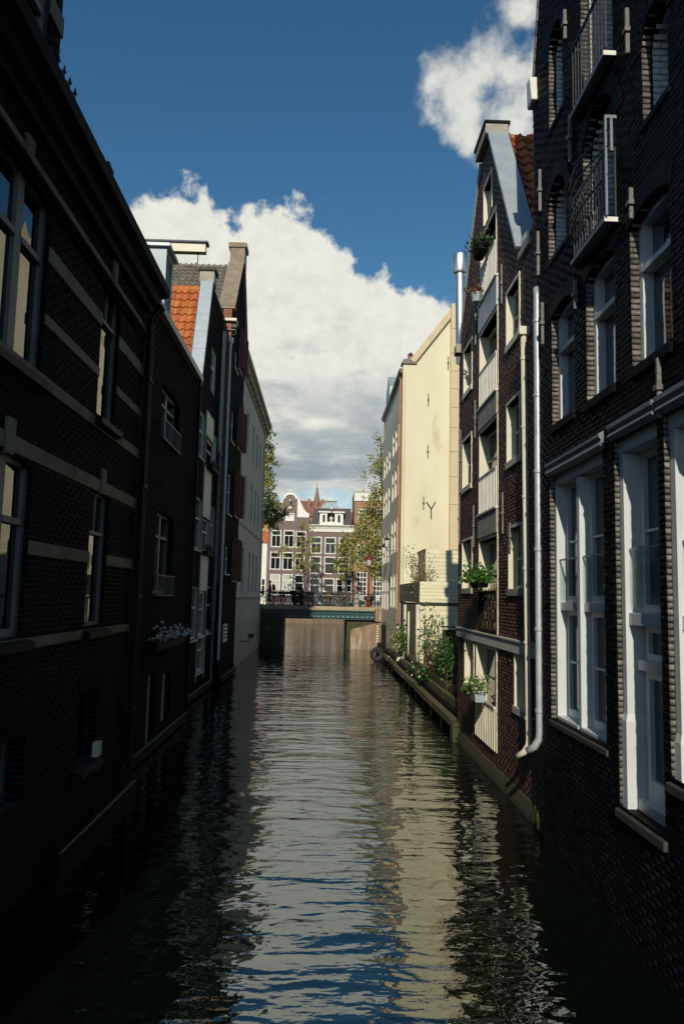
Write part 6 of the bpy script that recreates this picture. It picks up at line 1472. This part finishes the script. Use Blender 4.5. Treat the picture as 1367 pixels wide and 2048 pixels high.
# ================================================================== things on the bridge
def lamp_post(x, y, z, s, label):
    e_ = empty('street_lamp', (x, y, z), 0, label, 'street lamp'); e_.scale = (s, s, s)
    MB().lathe((0, 0, 0), [(0.20, 0), (0.20, 0.08), (0.15, 0.14), (0.15, 0.45), (0.18, 0.5), (0.12, 0.58), (0.10, 0.85), (0.12, 0.9), (0.075, 0.98), (0.06, 1.6), (0.085, 1.64), (0.055, 1.7), (0.045, 2.75), (0.08, 2.8), (0.10, 2.86), (0.05, 2.9)], 12).build('post', 'oxblood_iron', e_)
    MB().lathe((0, 0, 2.9), [(0.10, 0), (0.15, 0.06), (0.24, 0.42)], 6).build('glass_body', 'lamp_glass', e_)
    g = MB(); g.lathe((0, 0, 3.325), [(0.28, 0), (0.28, 0.05), (0.20, 0.14), (0.17, 0.2)], 6)
    for k in range(6):
        a = math.pi/3*k; g.tube([(0.155*math.cos(a), 0.155*math.sin(a), 2.95), (0.245*math.cos(a), 0.245*math.sin(a), 3.33)], 0.016, 4); g.tube([(0.28*math.cos(a), 0.28*math.sin(a), 3.36), (0.33*math.cos(a), 0.33*math.sin(a), 3.42), (0.31*math.cos(a), 0.31*math.sin(a), 3.52)], 0.018, 4)
    g.lathe((0, 0, 3.525), [(0.20, 0), (0.14, 0.08), (0.15, 0.14), (0.06, 0.2), (0.02, 0.32)], 8); g.build('crown', 'oxblood_iron', e_)
p = atY(736, 1212, YB+1.2); lamp_post(p[0], YB+1.2, ZD-0.001, 1.02, 'dark red cast iron street lamp standing on the bridge by the railing')
p = atY(719, 1190, 97); lamp_post(p[0]+0.2, 101.2, ZQ, 0.95, 'smaller looking dark red street lamp on the far quay before the rust brick house')
p = atY(712.5, 1211, YB+1.0); o = MB().lathe((0, 0, 0), [(0.20, 0), (0.20, 0.85), (0.215, 0.86), (0.215, 0.92), (0.17, 0.96), (0.0, 0.97)][:-1], 20).build('bollard_column', 'stone_pale'); o.location = (p[0], YB+1.0, ZD-0.001); tag(o, 'pale cylindrical utility column behind the bridge railing beside the lamp', 'column')
def make_bike():
    e_ = empty('bicycle'); 
    def wheel(x):
        w_ = MB().ring((x, 0, 0.34), 0.325, 0.022, 'y', 22, 5).build('wheel', 'rubber', e_)
        MB().ring((x, 0, 0.34), 0.295, 0.010, 'y', 22, 4).build('rim', 'steel', w_)
        g = MB()
        for k in range(7): a = math.pi*k/7; g.tube([(x-0.29*math.cos(a), 0, 0.34-0.29*math.sin(a)), (x+0.29*math.cos(a), 0, 0.34+0.29*math.sin(a))], 0.0035, 3)
        g.build('spokes', 'steel', w_)
    wheel(-0.54); wheel(0.54)
    g = MB()
    for a, b, r in (((-0.54, 0, 0.34), (-0.10, 0, 0.30), 0.02), ((-0.54, 0, 0.34), (-0.20, 0, 0.80), 0.018), ((-0.10, 0, 0.30), (-0.23, 0, 0.90), 0.026), ((-0.10, 0, 0.30), (0.40, 0, 0.78), 0.028), ((-0.18, 0, 0.66), (0.38, 0, 0.90), 0.026), ((0.37, 0, 0.98), (0.43, 0, 0.72), 0.02), ((0.43, 0, 0.72), (0.54, 0, 0.34), 0.016)): g.tube([a, b], r, 5)
    g.box(-0.16, -0.04, -0.05, 0.05, 0.27, 0.33); g.box(-0.85, -0.3, -0.06, 0.06, 0.74, 0.76); g.tube([(-0.54, 0.03, 0.36), (-0.8, 0.05, 0.75)], 0.007, 4)
    f = g.build('frame', 'black_iron', e_)
    g = MB(); g.hexa([(-0.38, -0.09, 0.92), (-0.10, -0.025, 0.93), (-0.10, 0.025, 0.93), (-0.38, 0.09, 0.92), (-0.38, -0.10, 0.99), (-0.08, -0.03, 0.97), (-0.08, 0.03, 0.97), (-0.38, 0.10, 0.99)]); g.build('saddle', 'rubber', e_)
    g = MB(); g.tube([(0.15, -0.29, 1.02), (0.30, -0.28, 1.08), (0.36, -0.1, 1.08), (0.36, 0.1, 1.08), (0.30, 0.28, 1.08), (0.15, 0.29, 1.02)], 0.014, 5); g.tube([(0.37, 0, 0.97), (0.36, 0, 1.08)], 0.014, 5); g.build('handlebar', 'steel', e_)
    arc = MB(); arc.tube([(-0.54+0.37*math.cos(t), 0, 0.34+0.37*math.sin(t)) for t in np.linspace(0.5, 3.1, 8)], 0.012, 4); arc.build('mudguard', 'black_iron', e_)
    MB().hexa([(0.42, -0.15, 0.80), (0.66, -0.15, 0.80), (0.66, 0.15, 0.80), (0.42, 0.15, 0.80), (0.40, -0.18, 1.0), (0.72, -0.18, 1.0), (0.72, 0.18, 1.0), (0.40, 0.18, 1.0)]).build('basket', 'log_bark', e_)
    return e_
for i, c in enumerate(((0.55, 0.53, 0.48), (0.25, 0.04, 0.03), (0.03, 0.03, 0.035), (0.05, 0.12, 0.2), (0.45, 0.36, 0.2))): mat('bike_paint_%d' % i, c, 0.35)
BIKE_COL = ('pale', 'red', 'black', 'blue', 'tan')
proto = make_bike(); first = True
frames = {}
xs = list(np.linspace(-4.0, -1.5, 8))+list(np.linspace(-1.25, 2.0, 17))
bike_desc = {}
for i, x in enumerate(xs):
    e_ = proto if first else copy_tree(proto); first = False
    ci = (0, 1, 4, 0, 3, 2, 0, 4, 1, 0, 3, 4, 0, 2, 1, 0, 4)[i-8] if i > 7 else 2
    ang = math.radians(RNG.uniform(38, 75))*(1 if RNG.random() < 0.6 else -1)+(math.pi if RNG.random() < 0.5 else 0)
    e_.location = (x+RNG.uniform(-0.08, 0.08), YB+0.85+RNG.uniform(-0.05, 0.4)+(0.9 if i % 3 == 2 else 0), ZD-0.001); e_.rotation_euler = (RNG.uniform(-0.06, 0.06), 0, ang)
    col = BIKE_COL[ci]; spot = 'at the shaded end of the bridge railing' if i < 8 else 'in the sunlit row along the bridge railing'; tag(e_, col+' framed bicycle with a front basket parked '+spot, 'bicycle', col+' bicycles '+spot)
    for ch in e_.children:
        if ch.name.startswith('frame') or ch.name.startswith('mudguard'):
            key = (ch.name.split('.')[0], ci)
            if key not in frames: d = ch.data.copy(); d.materials.clear(); d.materials.append(MATS['bike_paint_%d' % ci]); frames[key] = d
            ch.data = frames[key]
# scooter in the shade
def scooter():
    p = atY(596, 1200, YB+0.7); e_ = empty('scooter', (p[0], YB+0.9, ZD-0.001), math.radians(65), 'black motor scooter with windshield parked among the bicycles on the shaded bridge end', 'scooter')
    for x in (-0.5, 0.55): MB().ring((x, 0, 0.24), 0.17, 0.07, 'y', 18, 6).build('wheel', 'rubber', e_)
    MB().prism([(-0.75, 0.35), (-0.3, 0.28), (0.25, 0.2), (0.38, 0.25), (0.5, 0.9), (0.42, 0.95), (0.2, 0.35), (-0.05, 0.4), (-0.08, 0.7), (-0.7, 0.74)], -0.17, 0.17).build('body', 'black_paint', e_, bevel=0.05)
    MB().box(-0.72, -0.08, -0.14, 0.14, 0.741, 0.83).build('seat', 'rubber', e_, bevel=0.04)
    MB().hexa([(0.42, -0.25, 0.9), (0.45, -0.25, 0.9), (0.45, 0.25, 0.9), (0.42, 0.25, 0.9), (0.24, -0.2, 1.32), (0.26, -0.2, 1.32), (0.26, 0.2, 1.32), (0.24, 0.2, 1.32)]).build('windshield', 'glass', e_)
    MB().tube([(0.36, -0.33, 0.98), (0.42, 0, 0.96), (0.36, 0.33, 0.98)], 0.025, 6).build('handlebar', 'rubber', e_)
    MB().box(-0.98, -0.66, -0.2, 0.2, 0.76, 1.08).build('top_box', 'black_paint', e_, bevel=0.04)
scooter()
# ---- people
def person(loc, rz, label, joints, radii, edges, cloth, head, skin_extra=(), parts=None, s=1.0):
    e_ = empty('person', loc, rz, label, 'person'); e_.scale = (s, s, s)
    me = bpy.data.meshes.new('body'); names = list(joints); me.from_pydata([joints[k] for k in names], [(names.index(a), names.index(b)) for a, b in edges], []); me.update()
    o = bpy.data.objects.new('body', me); link(o, e_)
    sk = o.modifiers.new('skin', 'SKIN'); sk.use_smooth_shade = True
    for i, k in enumerate(names): me.skin_vertices[0].data[i].radius = radii[k]; me.skin_vertices[0].data[i].use_root = (k == 'hip')
    sb = o.modifiers.new('sub', 'SUBSURF'); sb.levels = 2; sb.render_levels = 2; me.materials.append(MATS[cloth])
    hx, hy, hz = head
    g = MB(); n = 12
    g.lathe((hx, hy, hz), [(0.03, -0.125), (0.06, -0.11), (0.078, -0.06), (0.085, 0.0), (0.083, 0.05), (0.06, 0.10), (0.02, 0.125)], 12); g.box(hx+0.07, hx+0.105, hy-0.012, hy+0.012, hz-0.03, hz+0.01)
    for sy in (-1, 1): g.box(hx-0.015, hx+0.015, hy+sy*0.08, hy+sy*0.095, hz-0.03, hz+0.03)
    g.build('head', 'skin', e_, smooth=True)
    g = MB(); g.lathe((hx-0.015, hy, hz+0.01), [(0.086, -0.03), (0.094, 0.03), (0.075, 0.10), (0.02, 0.135)], 12); g.build('hair', 'hair', e_, smooth=True)
    for nm, fn in (parts or []): fn(e_)
    return e_
STAND = dict(hip=(0, 0, 0.95), waist=(0, 0, 1.12), chest=(0.02, 0, 1.34), neck=(0.03, 0, 1.50), skull=(0.04, 0, 1.58),
    shL=(0.02, 0.17, 1.42), elL=(0.06, 0.22, 1.16), haL=(0.22, 0.17, 1.02), shR=(0.02, -0.17, 1.42), elR=(0.0, -0.23, 1.15), haR=(0.16, -0.2, 0.98),
    hL=(0, 0.09, 0.90), kL=(0.10, 0.10, 0.50), aL=(0.02, 0.10, 0.08), tL=(0.15, 0.11, 0.03), hR=(0, -0.09, 0.90), kR=(0.02, -0.10, 0.49), aR=(-0.16, -0.10, 0.10), tR=(-0.04, -0.11, 0.03))
RAD = dict(hip=(0.15, 0.12), waist=(0.135, 0.11), chest=(0.16, 0.125), neck=(0.055, 0.055), skull=(0.055, 0.055), shL=(0.07, 0.07), elL=(0.05, 0.05), haL=(0.035, 0.035), shR=(0.07, 0.07), elR=(0.05, 0.05), haR=(0.035, 0.035),
    hL=(0.095, 0.095), kL=(0.065, 0.065), aL=(0.045, 0.045), tL=(0.04, 0.03), hR=(0.095, 0.095), kR=(0.065, 0.065), aR=(0.045, 0.045), tR=(0.04, 0.03))
EDG = [('hip', 'waist'), ('waist', 'chest'), ('chest', 'neck'), ('neck', 'skull'), ('chest', 'shL'), ('shL', 'elL'), ('elL', 'haL'), ('chest', 'shR'), ('shR', 'elR'), ('elR', 'haR'), ('hip', 'hL'), ('hL', 'kL'), ('kL', 'aL'), ('aL', 'tL'), ('hip', 'hR'), ('hR', 'kR'), ('kR', 'aR'), ('aR', 'tR')]
def hands(e_, pts):
    for (x, y, z) in pts:
        g = MB(); g.box(x-0.02, x+0.07, y-0.035, y+0.035, z-0.02, z+0.012)
        for k in range(4): yy = y-0.03+k*0.02; g.tube([(x+0.065, yy, z), (x+0.11+0.01*(1 if k in (1, 2) else 0), yy, z-0.012), (x+0.13, yy, z-0.035)], 0.009, 5)
        g.tube([(x+0.0, y+0.03, z), (x+0.05, y+0.06, z-0.01)], 0.010, 5); g.build('hand', 'skin', e_)
pw = atY(539, 1207, YB+0.6)
def backpack(e_):
    b = MB(); b.hexa([(-0.36, -0.16, 1.05), (-0.13, -0.15, 1.05), (-0.13, 0.15, 1.05), (-0.36, 0.16, 1.05), (-0.30, -0.13, 1.48), (-0.11, -0.13, 1.5), (-0.11, 0.13, 1.5), (-0.30, 0.13, 1.48)])
    k = empty_child = None
    o = b.build('backpack_tmp', 'cloth_black', None, bevel=0.05); return o
person((pw[0], YB+0.75, ZD-0.001), math.radians(180), 'person in dark clothes walking over the shaded end of the bridge with a backpack', STAND, RAD, EDG, 'cloth_black', (0.05, 0, 1.66), parts=[('hands', lambda e_: hands(e_, [(0.24, 0.17, 1.0), (0.18, -0.2, 0.96)]))], s=0.98)
bp = MB().hexa([(-0.38, -0.16, 0), (-0.15, -0.15, 0), (-0.15, 0.15, 0), (-0.38, 0.16, 0), (-0.32, -0.13, 0.44), (-0.13, -0.13, 0.46), (-0.13, 0.13, 0.46), (-0.32, 0.13, 0.44)]).build('backpack', 'cloth_black', bevel=0.05)
bp.location = (pw[0], YB+0.75, ZD+1.03); bp.rotation_euler = (0, 0, math.pi); tag(bp, 'bulky black backpack on the back of the walker on the bridge', 'backpack')
# seated person with a low terrace bench
ps = atY(747, 1190, YB+4.2)
bn = empty('bench', (ps[0]-0.2, YB+3.6, ZD-0.001), 0, 'long dark terrace bench behind the red lamp on the bridge end', 'bench')
MB().box(-1.5, 1.1, 0, 0.45, 0.36, 0.44).build('seat', 'dark_timber', bn); MB().box(-1.5, 1.1, -0.06, -0.002, 0.1, 0.8).build('backrest', 'dark_timber', bn)
for x in (-1.4, -0.2, 0.95): MB().box(x, x+0.06, 0.02, 0.42, 0, 0.359).build('leg', 'dark_timber', bn)
SIT = dict(STAND); 
for k, v in dict(hip=(0, 0, 0.58), waist=(0.0, 0, 0.74), chest=(0.02, 0, 0.96), neck=(0.03, 0, 1.12), skull=(0.04, 0, 1.2), shL=(0.02, 0.17, 1.04), elL=(0.12, 0.24, 0.82), haL=(0.34, 0.14, 0.9), shR=(0.02, -0.17, 1.04), elR=(0.12, -0.24, 0.8), haR=(0.34, -0.10, 0.88), hL=(0.06, 0.09, 0.55), kL=(0.46, 0.11, 0.52), aL=(0.46, 0.11, 0.09), tL=(0.6, 0.12, 0.03), hR=(0.06, -0.09, 0.55), kR=(0.46, -0.11, 0.52), aR=(0.46, -0.11, 0.09), tR=(0.6, -0.12, 0.03)).items(): SIT[k] = v
person((ps[0], YB+3.82, ZD-0.001), math.radians(160), 'person in a brown jacket seated on the dark bench behind the red lamp', SIT, RAD, EDG, 'cloth_brown', (0.05, 0, 1.28), parts=[('hands', lambda e_: hands(e_, [(0.34, 0.14, 0.9), (0.34, -0.10, 0.88)]))], s=1.08)
# figure leaning out of the dormer
um = (usB[2]+usB[3])/2; wpos = fBB.world(um+0.05, 0.50, zB0+0.0)
bench0 = MB().box(-0.5, 0.5, 0.0, 0.10, 0, 0.45).build('window_ledge', 'white_paint', fBB.root); bench0.location = (um, 0.0, zB0+0.0)
person((wpos[0], wpos[1]+0.1, wpos[2]+0.05), math.radians(-90), 'person in a white shirt sitting at the open dormer window of the mansard house', SIT, RAD, EDG, 'cloth_white', (0.05, 0, 1.28), parts=[('hands', lambda e_: hands(e_, [(0.34, 0.14, 0.9), (0.34, -0.10, 0.88)]))], s=1.0)
# white chairs by the terrace
def chair(x, y, rz):
    e_ = empty('chair', (x, y, ZD-0.001), rz, 'small white cafe chair on the bridge end beside the red lamp', 'chair', 'white chairs beside the lamp')
    MB().box(-0.2, 0.2, -0.2, 0.2, 0.43, 0.46).build('seat', 'white_paint', e_); MB().box(-0.2, 0.2, 0.17, 0.2, 0.5, 0.85).build('backrest', 'white_paint', e_)
    for a in (-0.18, 0.15):
        for b in (-0.18, 0.17): MB().box(a, a+0.03, b, b+0.03, 0, 0.429 if b < 0 else 0.84).build('leg', 'white_paint', e_)
pc = atY(724, 1205, YB+1.9); chair(pc[0], YB+1.9, 0.4); pc = atY(752, 1205, YB+1.9); chair(pc[0], YB+1.9, -0.7)
